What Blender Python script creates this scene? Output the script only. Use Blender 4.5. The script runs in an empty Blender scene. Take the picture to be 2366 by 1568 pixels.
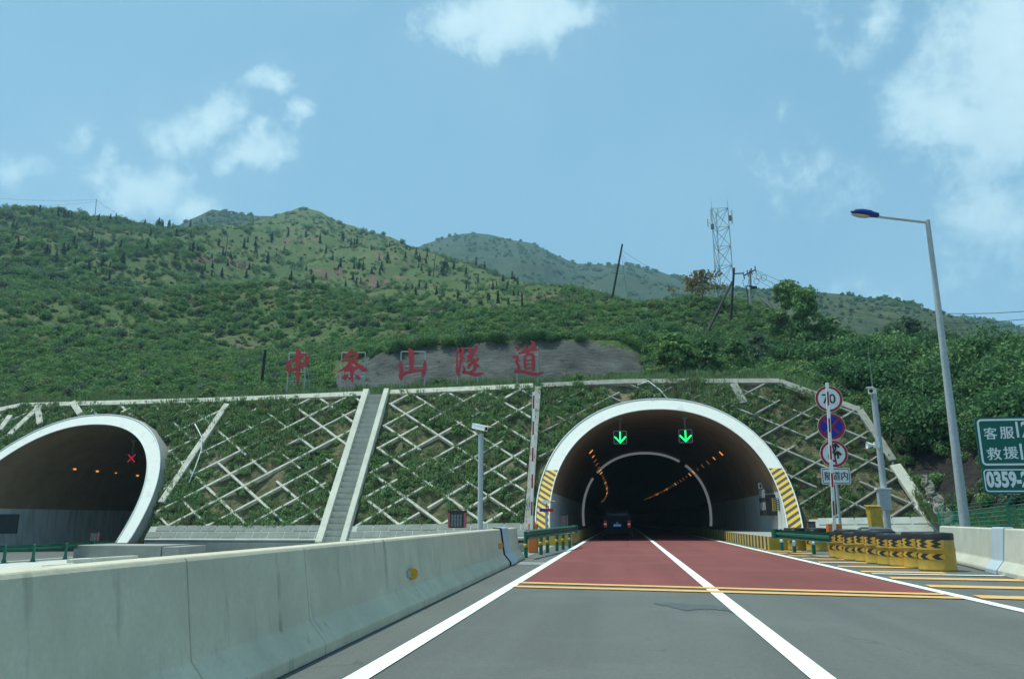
import bpy, math, random
import numpy as np
from mathutils import Vector
from mathutils.bvhtree import BVHTree
R = math.radians
random.seed(7)
rng = np.random.default_rng(11)
S = bpy.context.scene
COL = S.collection

# ------------------------------------------------------------------ camera
F, CX, CY, H = 1800.0, 1183.0, 784.0, 1.22          # focal length and centre for a 2366 px wide frame
PITCH = R(13.0); YAW = math.atan(257*math.cos(PITCH)/F)
cam = bpy.data.cameras.new('camera'); cam.sensor_width = 36; cam.lens = 36*F/2366
cam.clip_start = 0.05; cam.clip_end = 6000
co = bpy.data.objects.new('camera', cam); COL.objects.link(co)
co.location = (0, 0, H); co.rotation_euler = (R(90)+PITCH, 0, YAW)
S.camera = co
FW = Vector((-math.sin(YAW)*math.cos(PITCH), math.cos(YAW)*math.cos(PITCH), math.sin(PITCH)))
RT = Vector((math.cos(YAW), math.sin(YAW), 0)); UP = RT.cross(FW); C0 = Vector((0, 0, H))

# ------------------------------------------------------------------ light
HAZE = 0.00032
SUNV = Vector((-0.34, 0.05, 1.0)).normalized()      # towards the sun
S.view_settings.view_transform = 'Standard'; S.view_settings.look = 'None'
S.view_settings.exposure = 0.12; S.view_settings.gamma = 1.0
sl = bpy.data.lights.new('sun', 'SUN'); sl.energy = 4.3; sl.angle = R(0.6); sl.color = (0.94, 1.0, 0.90)
so = bpy.data.objects.new('sun', sl); COL.objects.link(so)
so.rotation_euler = SUNV.to_track_quat('Z', 'Y').to_euler()
so.location = (0, 0, 400)

def ray(x, y):
    return FW + RT*((x-CX)/F) + UP*((CY-y)/F)
def onY(x, y, Y): d = ray(x, y); return C0 + d*(Y/d.y)
def onZ(x, y, z=0.0): d = ray(x, y); return C0 + d*((z-H)/d.z)
def onR(x, y, r): d = ray(x, y); return C0 + d*(r/math.hypot(d.x, d.y))

world = bpy.data.worlds.new('World'); S.world = world; world.use_nodes = True
def build_sky():
    nt = world.node_tree; nt.nodes.clear(); N = nt.nodes.new; L = nt.links.new
    out = N('ShaderNodeOutputWorld'); bg = N('ShaderNodeBackground'); bg.inputs[1].default_value = 0.1
    sky = N('ShaderNodeTexSky'); sky.sky_type = 'NISHITA'; sky.sun_disc = False
    sky.sun_elevation = math.asin(SUNV.z); sky.sun_rotation = math.atan2(SUNV.x, SUNV.y)
    sky.altitude = 500; sky.air_density = 1.0; sky.dust_density = 2.2; sky.ozone_density = 1.6
    tc = N('ShaderNodeTexCoord')
    def mth(op, a, b=None, c=None, clamp=False):
        n = N('ShaderNodeMath'); n.operation = op; n.use_clamp = clamp
        for i, v in enumerate((a, b, c)):
            if v is None: continue
            if isinstance(v, (int, float)): n.inputs[i].default_value = v
            else: L(v, n.inputs[i])
        return n.outputs[0]
    nz = N('ShaderNodeTexNoise'); nz.inputs['Scale'].default_value = 11; nz.inputs['Detail'].default_value = 6
    L(tc.outputs['Generated'], nz.inputs['Vector'])
    # a wandering direction gives the clouds ragged edges
    sub = N('ShaderNodeVectorMath'); sub.operation = 'SUBTRACT'; L(nz.outputs['Color'], sub.inputs[0]); sub.inputs[1].default_value = (.5, .5, .5)
    sc = N('ShaderNodeVectorMath'); sc.operation = 'SCALE'; L(sub.outputs[0], sc.inputs[0]); sc.inputs[3].default_value = 0.10
    ad = N('ShaderNodeVectorMath'); ad.operation = 'ADD'; L(tc.outputs['Generated'], ad.inputs[0]); L(sc.outputs[0], ad.inputs[1])
    D = ad.outputs[0]
    blobs = [  # where each cloud hangs, its half sizes, tilt and thickness
        (1185, 20, 230, 140, 0, 1.0), (1290, 60, 130, 90, 20, .9), (1090, 40, 120, 90, 0, .8),
        (640, 195, 110, 36, 18, .75), (700, 235, 70, 42, 40, .75),
        (480, 290, 120, 62, 12, .95), (590, 360, 105, 50, 30, .9), (390, 320, 60, 66, 0, .6),
        (330, 445, 190, 80, 18, .95), (230, 410, 70, 70, 0, .7), (440, 480, 90, 60, 10, .8),
        (25, 375, 85, 50, 10, .6), (180, 305, 50, 28, 10, .35),
        (2330, 110, 190, 210, 0, 1.15), (2190, 250, 170, 95, -12, 1.0), (2340, 320, 150, 120, 0, .9), (2420, 180, 250, 260, 0, 1.2),
        (2310, 520, 140, 170, 0, .62), (2366, 640, 200, 90, 0, .45), (2220, 500, 90, 90, 0, .4),
        (1890, 25, 62, 75, 10, .48), (2020, 72, 66, 58, 0, .52), (1805, 255, 45, 45, 0, .5),
        (1860, 385, 100, 90, -20, .52), (1740, 370, 90, 60, 0, .38), (1920, 440, 200, 80, 0, .34), (2000, 665, 90, 50, 0, .4),
        (2130, 20, 60, 50, 0, .3), (800, 0, 60, 18, 0, .25)]
    acc = None
    for (x, y, rx, ry, rot, w) in blobs:
        c = ray(x, y).normalized(); e = (ray(x+1, y).normalized()-c).normalized(); u = (e - c*e.dot(c)).normalized(); v = c.cross(u)
        a = R(-rot); uu = (u*math.cos(a)+v*math.sin(a))*(F/rx); vv = (v*math.cos(a)-u*math.sin(a))*(F/ry)
        d1 = N('ShaderNodeVectorMath'); d1.operation = 'DOT_PRODUCT'; L(D, d1.inputs[0]); d1.inputs[1].default_value = uu*.93
        d2 = N('ShaderNodeVectorMath'); d2.operation = 'DOT_PRODUCT'; L(D, d2.inputs[0]); d2.inputs[1].default_value = vv*.93
        cb = N('ShaderNodeCombineXYZ'); L(d1.outputs['Value'], cb.inputs[0]); L(d2.outputs['Value'], cb.inputs[1])
        ln = N('ShaderNodeVectorMath'); ln.operation = 'LENGTH'; L(cb.outputs[0], ln.inputs[0])
        f = mth('MULTIPLY', mth('SUBTRACT', 1.0, ln.outputs['Value']), w)
        f = mth('MAXIMUM', f, -0.9)
        acc = f if acc is None else mth('SMOOTH_MAX', acc, f, 0.12)
    n2 = N('ShaderNodeTexNoise'); n2.inputs['Scale'].default_value = 18; n2.inputs['Detail'].default_value = 12; n2.inputs['Roughness'].default_value = .70
    L(tc.outputs['Generated'], n2.inputs['Vector'])
    n3 = N('ShaderNodeTexNoise'); n3.inputs['Scale'].default_value = 3.2; n3.inputs['Detail'].default_value = 5
    L(tc.outputs['Generated'], n3.inputs['Vector'])
    fld = mth('ADD', acc, mth('MULTIPLY', mth('SUBTRACT', n2.outputs['Fac'], .5), 1.55))
    dens = N('ShaderNodeMapRange'); dens.interpolation_type = 'SMOOTHSTEP'; L(fld, dens.inputs[0])
    dens.inputs[1].default_value = 0.06; dens.inputs[2].default_value = 0.72
    veil = N('ShaderNodeMapRange'); L(n3.outputs['Fac'], veil.inputs[0]); veil.inputs[1].default_value = .35; veil.inputs[2].default_value = .75
    veil.inputs[3].default_value = 0.0; veil.inputs[4].default_value = 0.26
    fac = mth('MAXIMUM', mth('MULTIPLY', dens.outputs[0], .9), veil.outputs[0])
    # hazy summer sky colour
    tint = N('ShaderNodeMix'); tint.data_type = 'RGBA'; tint.blend_type = 'MULTIPLY'; tint.inputs[0].default_value = 1
    L(sky.outputs[0], tint.inputs[6]); tint.inputs[7].default_value = SKY_TINT
    hz = N('ShaderNodeMix'); hz.data_type = 'RGBA'; hz.inputs[0].default_value = .65
    L(tint.outputs[2], hz.inputs[6]); hz.inputs[7].default_value = SKY_HAZE
    cm = N('ShaderNodeMix'); cm.data_type = 'RGBA'; L(fac, cm.inputs[0]); L(hz.outputs[2], cm.inputs[6])
    n4 = N('ShaderNodeMix'); n4.data_type = 'RGBA'; L(mth('MULTIPLY_ADD', fld, .6, .30, True), n4.inputs[0]); n4.inputs[6].default_value = CLOUD_A; n4.inputs[7].default_value = CLOUD_B
    L(n4.outputs[2], cm.inputs[7])
    sx = N('ShaderNodeSeparateXYZ'); L(tc.outputs['Generated'], sx.inputs[0])
    low = N('ShaderNodeMapRange'); L(sx.outputs['Z'], low.inputs[0]); low.inputs[1].default_value = .62; low.inputs[2].default_value = .12; low.inputs[3].default_value = 0; low.inputs[4].default_value = .38
    pale = N('ShaderNodeMix'); pale.data_type = 'RGBA'; L(low.outputs[0], pale.inputs[0]); L(cm.outputs[2], pale.inputs[6]); pale.inputs[7].default_value = (3.6, 6.6, 8.8, 1)
    cm = pale
    L(cm.outputs[2], bg.inputs[0]); L(bg.outputs[0], out.inputs[0])
SKY_TINT = (.9, 1.12, 1.0, 1); SKY_HAZE = (2.35, 5.15, 7.4, 1); CLOUD_A = (3.3, 6.0, 7.8, 1); CLOUD_B = (7.2, 9.4, 9.9, 1)
build_sky()

# ------------------------------------------------------------------ mesh helpers
class MB:
    def __init__(s): s.v, s.f, s.m = [], [], []
    def add(s, vs, fs, mi=0):
        o = len(s.v); s.v += [tuple(p) for p in vs]; s.f += [tuple(i+o for i in f) for f in fs]; s.m += [mi]*len(fs); return s
    def box(s, x0, x1, y0, y1, z0, z1, mi=0):
        vs = [(x, y, z) for z in (z0, z1) for y in (y0, y1) for x in (x0, x1)]
        return s.add(vs, [(0,2,3,1),(4,5,7,6),(0,1,5,4),(2,6,7,3),(0,4,6,2),(1,3,7,5)], mi)
    def obox(s, c, a, b, n, mi=0):                   # centre and three half vectors
        c, a, b, n = map(Vector, (c, a, b, n))
        vs = [c+a*i+b*j+n*k for k in (-1,1) for j in (-1,1) for i in (-1,1)]
        return s.add(vs, [(0,2,3,1),(4,5,7,6),(0,1,5,4),(2,6,7,3),(0,4,6,2),(1,3,7,5)], mi)
    def beam(s, p, q, w, h, nrm, mi=0):              # bar from p to q, w wide, h thick along nrm
        p, q, nrm = Vector(p), Vector(q), Vector(nrm); d = q-p; b = d.cross(nrm).normalized()*(w/2); n = nrm.normalized()*(h/2)
        return s.obox((p+q)/2, d/2, b, n, mi)
    def tube(s, pts, r, n=8, mi=0, cap=True):
        pts = [Vector(p) for p in pts]; rs = r if isinstance(r, (list, tuple)) else [r]*len(pts); o = len(s.v); prev = None
        for i, p in enumerate(pts):
            t = (pts[min(i+1, len(pts)-1)]-pts[max(i-1, 0)]).normalized()
            a = prev - t*prev.dot(t) if prev else t.cross(Vector((0,0,1)) if abs(t.z) < .9 else Vector((1,0,0)))
            a.normalize(); prev = a; b = t.cross(a)
            for k in range(n):
                an = 2*math.pi*k/n; s.v.append(tuple(p+(a*math.cos(an)+b*math.sin(an))*rs[i]))
        for i in range(len(pts)-1):
            for k in range(n):
                s.f.append((o+i*n+k, o+i*n+(k+1)%n, o+(i+1)*n+(k+1)%n, o+(i+1)*n+k)); s.m.append(mi)
        if cap:
            s.f.append(tuple(o+k for k in reversed(range(n)))); s.m.append(mi)
            s.f.append(tuple(o+(len(pts)-1)*n+k for k in range(n))); s.m.append(mi)
        return s
    def lathe(s, prof, n=32, o=(0,0,0), mi=0, sx=1, sy=1):
        b = len(s.v)
        for (r, z) in prof:
            for k in range(n):
                a = 2*math.pi*k/n; s.v.append((o[0]+r*sx*math.cos(a), o[1]+r*sy*math.sin(a), o[2]+z))
        for i in range(len(prof)-1):
            for k in range(n):
                s.f.append((b+i*n+k, b+i*n+(k+1)%n, b+(i+1)*n+(k+1)%n, b+(i+1)*n+k)); s.m.append(mi)
        return s
    def loft(s, secs, closed=True, caps=True, mi=0):  # sections with the same number of points
        b = len(s.v); n = len(secs[0])
        for q in secs: s.v += [tuple(p) for p in q]
        for i in range(len(secs)-1):
            for k in range(n if closed else n-1):
                s.f.append((b+i*n+k, b+i*n+(k+1)%n, b+(i+1)*n+(k+1)%n, b+(i+1)*n+k)); s.m.append(mi)
        if caps:
            s.f.append(tuple(b+k for k in reversed(range(n)))); s.m.append(mi)
            s.f.append(tuple(b+(len(secs)-1)*n+k for k in range(n))); s.m.append(mi)
        return s
    def poly(s, pts, mi=0): return s.add(pts, [tuple(range(len(pts)))], mi)
    def slab(s, pts, d, mi=0):                       # planar outline pushed along the vector d
        d = Vector(d); n = len(pts); P = [Vector(p) for p in pts]
        return s.add(P+[p+d for p in P], [tuple(range(n)), tuple(range(2*n-1, n-1, -1))]+[(i, (i+1)%n, n+(i+1)%n, n+i) for i in range(n)], mi)
    def build(s, name, mats, parent=None, smooth=False, bevel=0, fix=True):
        me = bpy.data.meshes.new(name); off = wloc(parent)
        me.from_pydata([(a-off.x, b-off.y, c-off.z) for a, b, c in s.v], [], s.f)
        for m in (mats if isinstance(mats, (list, tuple)) else [mats]): me.materials.append(m)
        me.polygons.foreach_set('material_index', s.m)
        if fix:
            import bmesh
            bm = bmesh.new(); bm.from_mesh(me); bmesh.ops.recalc_face_normals(bm, faces=bm.faces); bm.to_mesh(me); bm.free()
        if smooth: me.shade_smooth() if smooth is True else me.set_sharp_from_angle(angle=R(smooth)); 
        if smooth and smooth is not True: me.polygons.foreach_set('use_smooth', [True]*len(me.polygons)); me.set_sharp_from_angle(angle=R(smooth))
        me.update()
        o = bpy.data.objects.new(name, me); COL.objects.link(o)
        if parent: o.parent = parent
        if bevel:
            bv = o.modifiers.new('bevel', 'BEVEL'); bv.width = bevel; bv.segments = 2; bv.limit_method = 'ANGLE'
        return o
def wloc(o):
    p = Vector((0,0,0))
    while o: p += o.location; o = o.parent
    return p
def tag(o, label=None, cat=None, group=None, kind=None):
    if label: o['label'] = label
    if cat: o['category'] = cat
    if group: o['group'] = group
    if kind: o['kind'] = kind
    return o
def thing(name, label, cat, loc=(0,0,0), group=None):
    o = bpy.data.objects.new(name, None); COL.objects.link(o); o.location = loc; o.empty_display_size = .2
    return tag(o, label, cat, group)
def dup(root, loc=None, rotz=None, label=None, group=None, scale=None):
    def cp(o, par):
        c = o.copy(); COL.objects.link(c); c.parent = par
        for ch in list(o.children): cp(ch, c)
        return c
    r = cp(root, None)
    if loc is not None: r.location = loc
    if rotz is not None: r.rotation_euler = (0, 0, rotz)
    if scale: r.scale = (scale,)*3 if isinstance(scale, (int, float)) else scale
    return tag(r, label, None, group)
def arrays(name, V, Q, mats, parent=None, mi=None):
    me = bpy.data.meshes.new(name); V = np.asarray(V, np.float32); Q = np.asarray(Q, np.int32)
    off = wloc(parent); V = V - np.array(off, np.float32)
    me.vertices.add(len(V)); me.vertices.foreach_set('co', V.ravel())
    me.loops.add(Q.size); me.loops.foreach_set('vertex_index', Q.ravel())
    me.polygons.add(len(Q)); me.polygons.foreach_set('loop_start', np.arange(len(Q), dtype=np.int32)*Q.shape[1])
    for m in (mats if isinstance(mats, (list, tuple)) else [mats]): me.materials.append(m)
    if mi is not None: me.polygons.foreach_set('material_index', np.asarray(mi, np.int32))
    me.update(calc_edges=True); me.validate()
    return me
def link(name, me, parent=None):
    o = bpy.data.objects.new(name, me); COL.objects.link(o)
    if parent: o.parent = parent
    return o

# ------------------------------------------------------------------ materials
class NT:
    def __init__(s, name):
        s.m = bpy.data.materials.new(name); s.m.use_nodes = True; s.t = s.m.node_tree
        s.b = s.t.nodes['Principled BSDF']; s.b.inputs['Specular IOR Level'].default_value = .3
    def n(s, t, **kw):
        k = s.t.nodes.new(t)
        for a, v in kw.items(): setattr(k, a, v)
        return k
    def l(s, a, b): s.t.links.new(a, b)
    def pos(s): return s.n('ShaderNodeNewGeometry').outputs['Position']
    def objc(s): return s.n('ShaderNodeTexCoord').outputs['Object']
    def noise(s, vec, scale, detail=4, rough=.6, mul=None):
        if mul:
            q = s.n('ShaderNodeVectorMath', operation='MULTIPLY'); s.l(vec, q.inputs[0]); q.inputs[1].default_value = mul; vec = q.outputs[0]
        k = s.n('ShaderNodeTexNoise'); k.inputs['Scale'].default_value = scale; k.inputs['Detail'].default_value = detail; k.inputs['Roughness'].default_value = rough
        s.l(vec, k.inputs['Vector']); return k.outputs['Fac']
    def rng(s, v, a, b, c=0, d=1):
        k = s.n('ShaderNodeMapRange'); s.l(v, k.inputs[0])
        for i, q in enumerate((a, b, c, d)): k.inputs[i+1].default_value = q
        return k.outputs[0]
    def mix(s, f, a, b, mode='MIX'):
        k = s.n('ShaderNodeMix', data_type='RGBA', blend_type=mode)
        for i, v in ((0, f), (6, a), (7, b)):
            if isinstance(v, (int, float)): k.inputs[i].default_value = v
            elif isinstance(v, (tuple, list)): k.inputs[i].default_value = (*v[:3], 1)
            else: s.l(v, k.inputs[i])
        return k.outputs[2]
    def mth(s, op, a, b=None):
        k = s.n('ShaderNodeMath', operation=op)
        for i, v in enumerate((a, b)):
            if v is None: continue
            if isinstance(v, (int, float)): k.inputs[i].default_value = v
            else: s.l(v, k.inputs[i])
        return k.outputs[0]
    def bump(s, h, dist=.02, st=1.0):
        k = s.n('ShaderNodeBump'); k.inputs['Strength'].default_value = st; k.inputs['Distance'].default_value = dist
        s.l(h, k.inputs['Height']); s.l(k.outputs[0], s.b.inputs['Normal'])
    def out(s, col, rough=.8, metal=0, spec=None):
        if isinstance(col, (tuple, list)): s.b.inputs['Base Color'].default_value = (*col[:3], 1)
        else: s.l(col, s.b.inputs['Base Color'])
        s.b.inputs['Roughness'].default_value = rough; s.b.inputs['Metallic'].default_value = metal
        if spec is not None: s.b.inputs['Specular IOR Level'].default_value = spec
        return s.m
def cm(c, k): return tuple(min(1, x*k) for x in c)
def paint(name, col, rough=.55, var=.12, scale=6, dirt=.0, metal=0, bump=0):
    t = NT(name); p = t.pos(); a = t.noise(p, scale, 5)
    c = t.mix(t.rng(a, .3, .7), cm(col, 1-var), cm(col, 1+var))
    if dirt:
        g = t.noise(p, scale*.6, 6, .7, (1, 1, .25)); c = t.mix(t.rng(g, .52, .75, 0, dirt), c, (.09, .085, .075))
    if bump: t.bump(t.noise(p, scale*6, 4), bump)
    return t.out(c, rough, metal)
def concrete(name, col, var=.14, streak=.5, scale=1.6, dark=(.08, .085, .08), bump=.004):
    t = NT(name); p = t.pos(); a = t.noise(p, scale, 8, .62); b = t.noise(p, 28, 4)
    c = t.mix(t.rng(a, .3, .7), cm(col, 1-var), cm(col, 1+var)); c = t.mix(t.rng(b, .3, .75, 0, .35), c, cm(col, .72))
    if streak:
        s1 = t.rng(t.noise(p, 6.5, 4, .6, (1, 1, .06)), .57, .70); s2 = t.rng(t.noise(p, 1.1, 3), .42, .62)
        c = t.mix(t.mth('MULTIPLY', t.mth('MULTIPLY', s1, s2), streak), c, dark)
    t.bump(t.mth('ADD', b, t.mth('MULTIPLY', a, .6)), bump)
    return t.out(c, .88)
def plain(name, col, rough=.5, metal=0): t = NT(name); return t.out(col, rough, metal)
def glow(name, col, st):
    t = NT(name); t.b.inputs['Emission Color'].default_value = (*col, 1); t.b.inputs['Emission Strength'].default_value = st
    return t.out(cm(col, .3), .5)
M = {}
M['concrete'] = concrete('barrier_concrete', (.58, .53, .40), streak=.55)
M['concrete_pale'] = concrete('pale_concrete', (.62, .60, .50), streak=.25)
M['concrete_mid'] = concrete('mid_concrete', (.30, .30, .27), streak=.3)
M['beam'] = concrete('beam_concrete', (.54, .52, .43), var=.3, streak=.0, scale=2.5)
M['beam_grey'] = concrete('grey_beam_concrete', (.30, .295, .25), var=.3, streak=.0, scale=2.5)
M['steel_pale'] = paint('galvanised_sheet', (.46, .54, .60), .45, .06, 3)
M['galv'] = paint('galvanised_steel', (.36, .40, .42), .5, .12, 9)
M['galv_dark'] = paint('weathered_steel', (.17, .19, .20), .55, .15, 9)
M['green'] = paint('green_rail_paint', (.015, .13, .085), .38, .2, 5, .12)
M['green_fence'] = paint('green_fence_paint', (.02, .26, .16), .5, .15, 5)
M['yellow'] = paint('yellow_paint', (.52, .33, .04), .6, .16, 5, .25)
M['yellow_barrel'] = paint('yellow_barrel_plastic', (.45, .29, .045), .5, .16, 4, .3)
M['black'] = paint('black_paint', (.03, .033, .035), .6, .2, 8)
M['black_rubber'] = paint('black_plastic', (.022, .024, .026), .5, .2, 8)
M['orange'] = paint('orange_cabinet_paint', (.62, .17, .035), .5, .08, 4, .12)
M['white'] = paint('white_paint', (.80, .81, .78), .5, .05, 5, .12)
M['red'] = paint('red_paint', (.36, .02, .03), .5, .1, 5)
M['letter_red'] = paint('weathered_red_sheet', (.52, .05, .06), .55, .14, 3)
M['blue_sign'] = paint('blue_sign_film', (.005, .025, .33), .5, .1, 5)
M['green_sign'] = paint('green_sign_film', (.002, .105, .085), .45, .06, 3)
M['white_sign'] = paint('white_sign_film', (.72, .76, .76), .45, .04, 4)
M['wood_dark'] = paint('creosoted_wood', (.028, .026, .026), .8, .3, 7)
M['pole_grey'] = paint('concrete_pole', (.30, .29, .26), .8, .12, 5)
M['wire'] = plain('cable_black', (.03, .035, .04), .6)
M['glass_dark'] = plain('dark_glass', (.01, .012, .014), .08)
M['lamp_blue'] = paint('blue_lamp_paint', (.012, .03, .20), .35, .1, 5)
M['lamp_lens'] = plain('frosted_lens', (.42, .41, .36), .35)
M['bark'] = paint('bark', (.11, .095, .075), .9, .3, 9)
M['amber'] = paint('amber_reflector', (.62, .30, .02), .3, .1, 20)
M['stain'] = plain('dark_gap', (.03, .03, .03), .9)  # near-black that darkens the barrier's open joints and the cover's end
M['cyan_white'] = paint('white_pipe', (.7, .72, .7), .5, .1, 5)

def road_mat(name, col, var, patch, line=None):
    t = NT(name); p = t.pos(); a = t.noise(p, .35, 6, .6, (1, .25, 1)); b = t.noise(p, 60, 3, .7); d = t.noise(p, 3.0, 6, .7)
    c = t.mix(t.rng(a, .3, .7), cm(col, 1-var), cm(col, 1+var)); c = t.mix(t.rng(b, .35, .8, 0, .55), c, cm(col, .55))
    c = t.mix(t.rng(d, .62, .78, 0, patch), c, cm(col, .5))
    w1 = t.noise(p, 1.0, 5, .55, (1.15, .035, 1)); c = t.mix(t.rng(w1, .46, .62, 0, .5), c, cm(col, .70)); w2 = t.noise(p, .45, 4, .6, (.5, .6, 1)); c = t.mix(t.rng(w2, .5, .66, 0, .45), c, cm(col, 1.28)); g2 = t.noise(p, 160, 2, .8); c = t.mix(t.rng(g2, .55, .75, 0, .5), c, cm(col, 1.7))
    g3 = t.noise(p, 13, 5, .8); c = t.mix(t.rng(g3, .5, .68, 0, .5), c, cm(col, .68)); g4 = t.noise(p, 24, 3, .8, (1, .6, 1)); c = t.mix(t.rng(g4, .56, .7, 0, .45), c, cm(col, 1.4))
    cr = t.n('ShaderNodeTexVoronoi', feature='DISTANCE_TO_EDGE'); cr.inputs['Scale'].default_value = .34; cw = t.n('ShaderNodeVectorMath', operation='ADD'); nzv = t.n('ShaderNodeTexNoise'); nzv.inputs['Scale'].default_value = 1.2; nzv.inputs['Detail'].default_value = 5; t.l(p, nzv.inputs['Vector']); t.l(p, cw.inputs[0]); t.l(nzv.outputs['Color'], cw.inputs[1]); t.l(cw.outputs[0], cr.inputs['Vector'])
    ck = t.mth('MULTIPLY', t.rng(cr.outputs['Distance'], .0, .006, .5, 0), t.rng(a, .5, .6)); c = t.mix(ck, c, cm(col, .4))
    t.bump(b, .004); return t.out(c, .9)
M['asphalt'] = road_mat('asphalt', (.122, .131, .121), .14, .25)
M['red_road'] = road_mat('red_antiskid_surface', (.205, .06, .054), .2, .3)
M['gravel_ground'] = road_mat('verge_ground', (.26, .25, .21), .2, .3)
M['apron'] = concrete('apron_concrete', (.52, .53, .47), streak=0)
def line_mat(name, col):
    t = NT(name); p = t.pos(); d = t.noise(p, 5, 8, .75); b = t.noise(p, 45, 3)
    c = t.mix(t.rng(d, .54, .70, 0, .7), col, (.17, .18, .165)); c = t.mix(t.rng(b, .5, .8, 0, .25), c, (.2, .2, .19)); return t.out(c, .7)
M['line_white'] = line_mat('white_road_paint', (.80, .84, .78)); M['line_orange'] = line_mat('orange_road_paint', (.72, .40, .13))

def stripes_mat(name, axis):
    t = NT(name); p = t.pos(); s = t.n('ShaderNodeSeparateXYZ'); t.l(p, s.inputs[0])
    if axis == 'Y': v = t.mth('MULTIPLY', s.outputs['Y'], 1/.9)
    fr = t.mth('FRACT', v); k = t.mth('GREATER_THAN', fr, .55)
    d = t.noise(p, 7, 6, .7)
    c = t.mix(k, t.mix(t.rng(d, .55, .75, 0, .4), (.50, .36, .08), (.16, .13, .08)), (.045, .045, .045)); return t.out(c, .7)
M['kerb_stripes'] = stripes_mat('yellow_black_kerb', 'Y')
def ring_mat(name, cx, striped):
    t = NT(name); p = t.pos(); s = t.n('ShaderNodeSeparateXYZ'); t.l(p, s.inputs[0])
    d = t.noise(p, 1.6, 9, .72); d2 = t.noise(p, 9, 5, .7)
    white = t.mix(t.rng(d, .55, .66, 0, .5), (.73, .73, .665), (.46, .46, .41)); white = t.mix(t.rng(d2, .66, .74, 0, .7), white, (.2, .2, .19))
    if striped:
        ax = t.mth('ABSOLUTE', t.mth('SUBTRACT', s.outputs['X'], cx)); v = t.mth('SUBTRACT', s.outputs['Z'], t.mth('MULTIPLY', ax, .62))
        k = t.mth('GREATER_THAN', t.mth('FRACT', t.mth('MULTIPLY', v, 1/.335)), .52)
        yb = t.mix(k, t.mix(t.rng(d2, .5, .8, 0, .5), (.82, .50, .06), (.60, .32, .06)), (.085, .088, .085))
        low = t.mth('LESS_THAN', s.outputs['Z'], 4.05); c = t.mix(low, white, yb)
    else: c = white
    return t.out(c, .6)
def lining_mat(name, split):
    t = NT(name); p = t.pos(); s = t.n('ShaderNodeSeparateXYZ'); t.l(p, s.inputs[0])
    d = t.noise(p, .8, 7, .7); st = t.noise(p, 2.2, 6, .65, (1, 1, .15))
    up = t.mix(t.rng(d, .3, .7), (.26, .165, .09), (.36, .25, .15)); lo = t.mix(t.rng(st, .45, .75), (.66, .67, .64), (.36, .36, .34))
    c = t.mix(t.mth('GREATER_THAN', s.outputs['Z'], split), lo, up); return t.out(c, .75)

def leaf_mat(name, a, b, c2, trans=.25):
    t = NT(name); oi = t.n('ShaderNodeObjectInfo'); p = t.pos(); nz = t.noise(p, .25, 3); n2 = t.noise(p, 3.5, 2)
    a, b, c2 = [(q[0], q[1], q[2]*1.22) for q in (a, b, c2)]
    c = t.mix(oi.outputs['Random'], a, b); c = t.mix(t.rng(nz, .42, .68), c, c2); c = t.mix(t.rng(n2, .35, .7, 0, .45), c, cm(b, 1.35))
    t.l(c, t.b.inputs['Base Color']); t.b.inputs['Roughness'].default_value = .85; t.b.inputs['Specular IOR Level'].default_value = .06
    tr = t.n('ShaderNodeBsdfTranslucent'); t.l(c, tr.inputs[0]); mx = t.n('ShaderNodeMixShader'); mx.inputs[0].default_value = trans
    o = t.t.nodes['Material Output']; t.l(t.b.outputs[0], mx.inputs[1]); t.l(tr.outputs[0], mx.inputs[2]); t.l(mx.outputs[0], o.inputs[0])
    return t.m
M['leaf'] = leaf_mat('shrub_leaves', (.095, .195, .055), (.17, .28, .08), (.135, .22, .075))
M['leaf_dark'] = leaf_mat('dark_leaves', (.065, .145, .05), (.115, .21, .07), (.09, .165, .06))
M['leaf_deep'] = leaf_mat('deep_green_leaves', (.05, .12, .04), (.085, .165, .055), (.065, .14, .05))
M['leaf_grey'] = leaf_mat('grey_green_leaves', (.10, .155, .085), (.14, .19, .10), (.09, .135, .075))
M['leaf_olive'] = leaf_mat('olive_leaves', (.16, .22, .065), (.22, .26, .09), (.15, .21, .07))
M['leaf_tuft'] = leaf_mat('slope_weeds', (.13, .225, .075), (.21, .33, .115), (.23, .26, .115))
M['leaf_cypress'] = leaf_mat('cypress_leaves', (.022, .05, .025), (.035, .07, .03), (.03, .055, .028), .1)
M['leaf_yellow'] = leaf_mat('yellowing_leaves', (.26, .20, .07), (.17, .16, .06), (.22, .17, .06))
M['leaf_dry'] = leaf_mat('dry_grass', (.20, .17, .09), (.14, .14, .06), (.18, .15, .08))

def hill_mat(name, g1, g2, dry, soil, dots=0, soil_amt=.5):
    t = NT(name); p = t.pos(); a = t.noise(p, .018, 8, .62); b = t.noise(p, .09, 8, .65); c3 = t.noise(p, .9, 6, .7)
    c = t.mix(t.rng(a, .35, .65), g1, g2); c = t.mix(t.rng(b, .48, .68), c, dry); c = t.mix(t.rng(c3, .35, .75, 0, .7), c, cm(g1, .5)); c5 = t.noise(p, .3, 5, .75); c = t.mix(t.rng(c5, .5, .66, 0, .75), c, cm(g1, .62)); c6 = t.noise(p, 2.6, 3, .7); c = t.mix(t.rng(c6, .52, .7, 0, .6), c, cm(dry, 1.15))
    sl = t.noise(p, .05, 6, .7, (1, 1, 2.2)); c = t.mix(t.rng(sl, .63, .68, 0, soil_amt), c, soil)
    if dots:
        v = t.n('ShaderNodeTexVoronoi'); v.inputs['Scale'].default_value = dots; t.l(p, v.inputs['Vector'])
        q = t.rng(v.outputs['Distance'], .16, .24, 1, 0); gate = t.rng(t.noise(p, dots*.22, 3), .5, .6)
        c = t.mix(t.mth('MULTIPLY', q, gate), c, (.02, .045, .02))
    t.bump(t.mth('ADD', b, c3), 1.0, .6)
    return t.out(c, .95, spec=.1)
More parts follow.
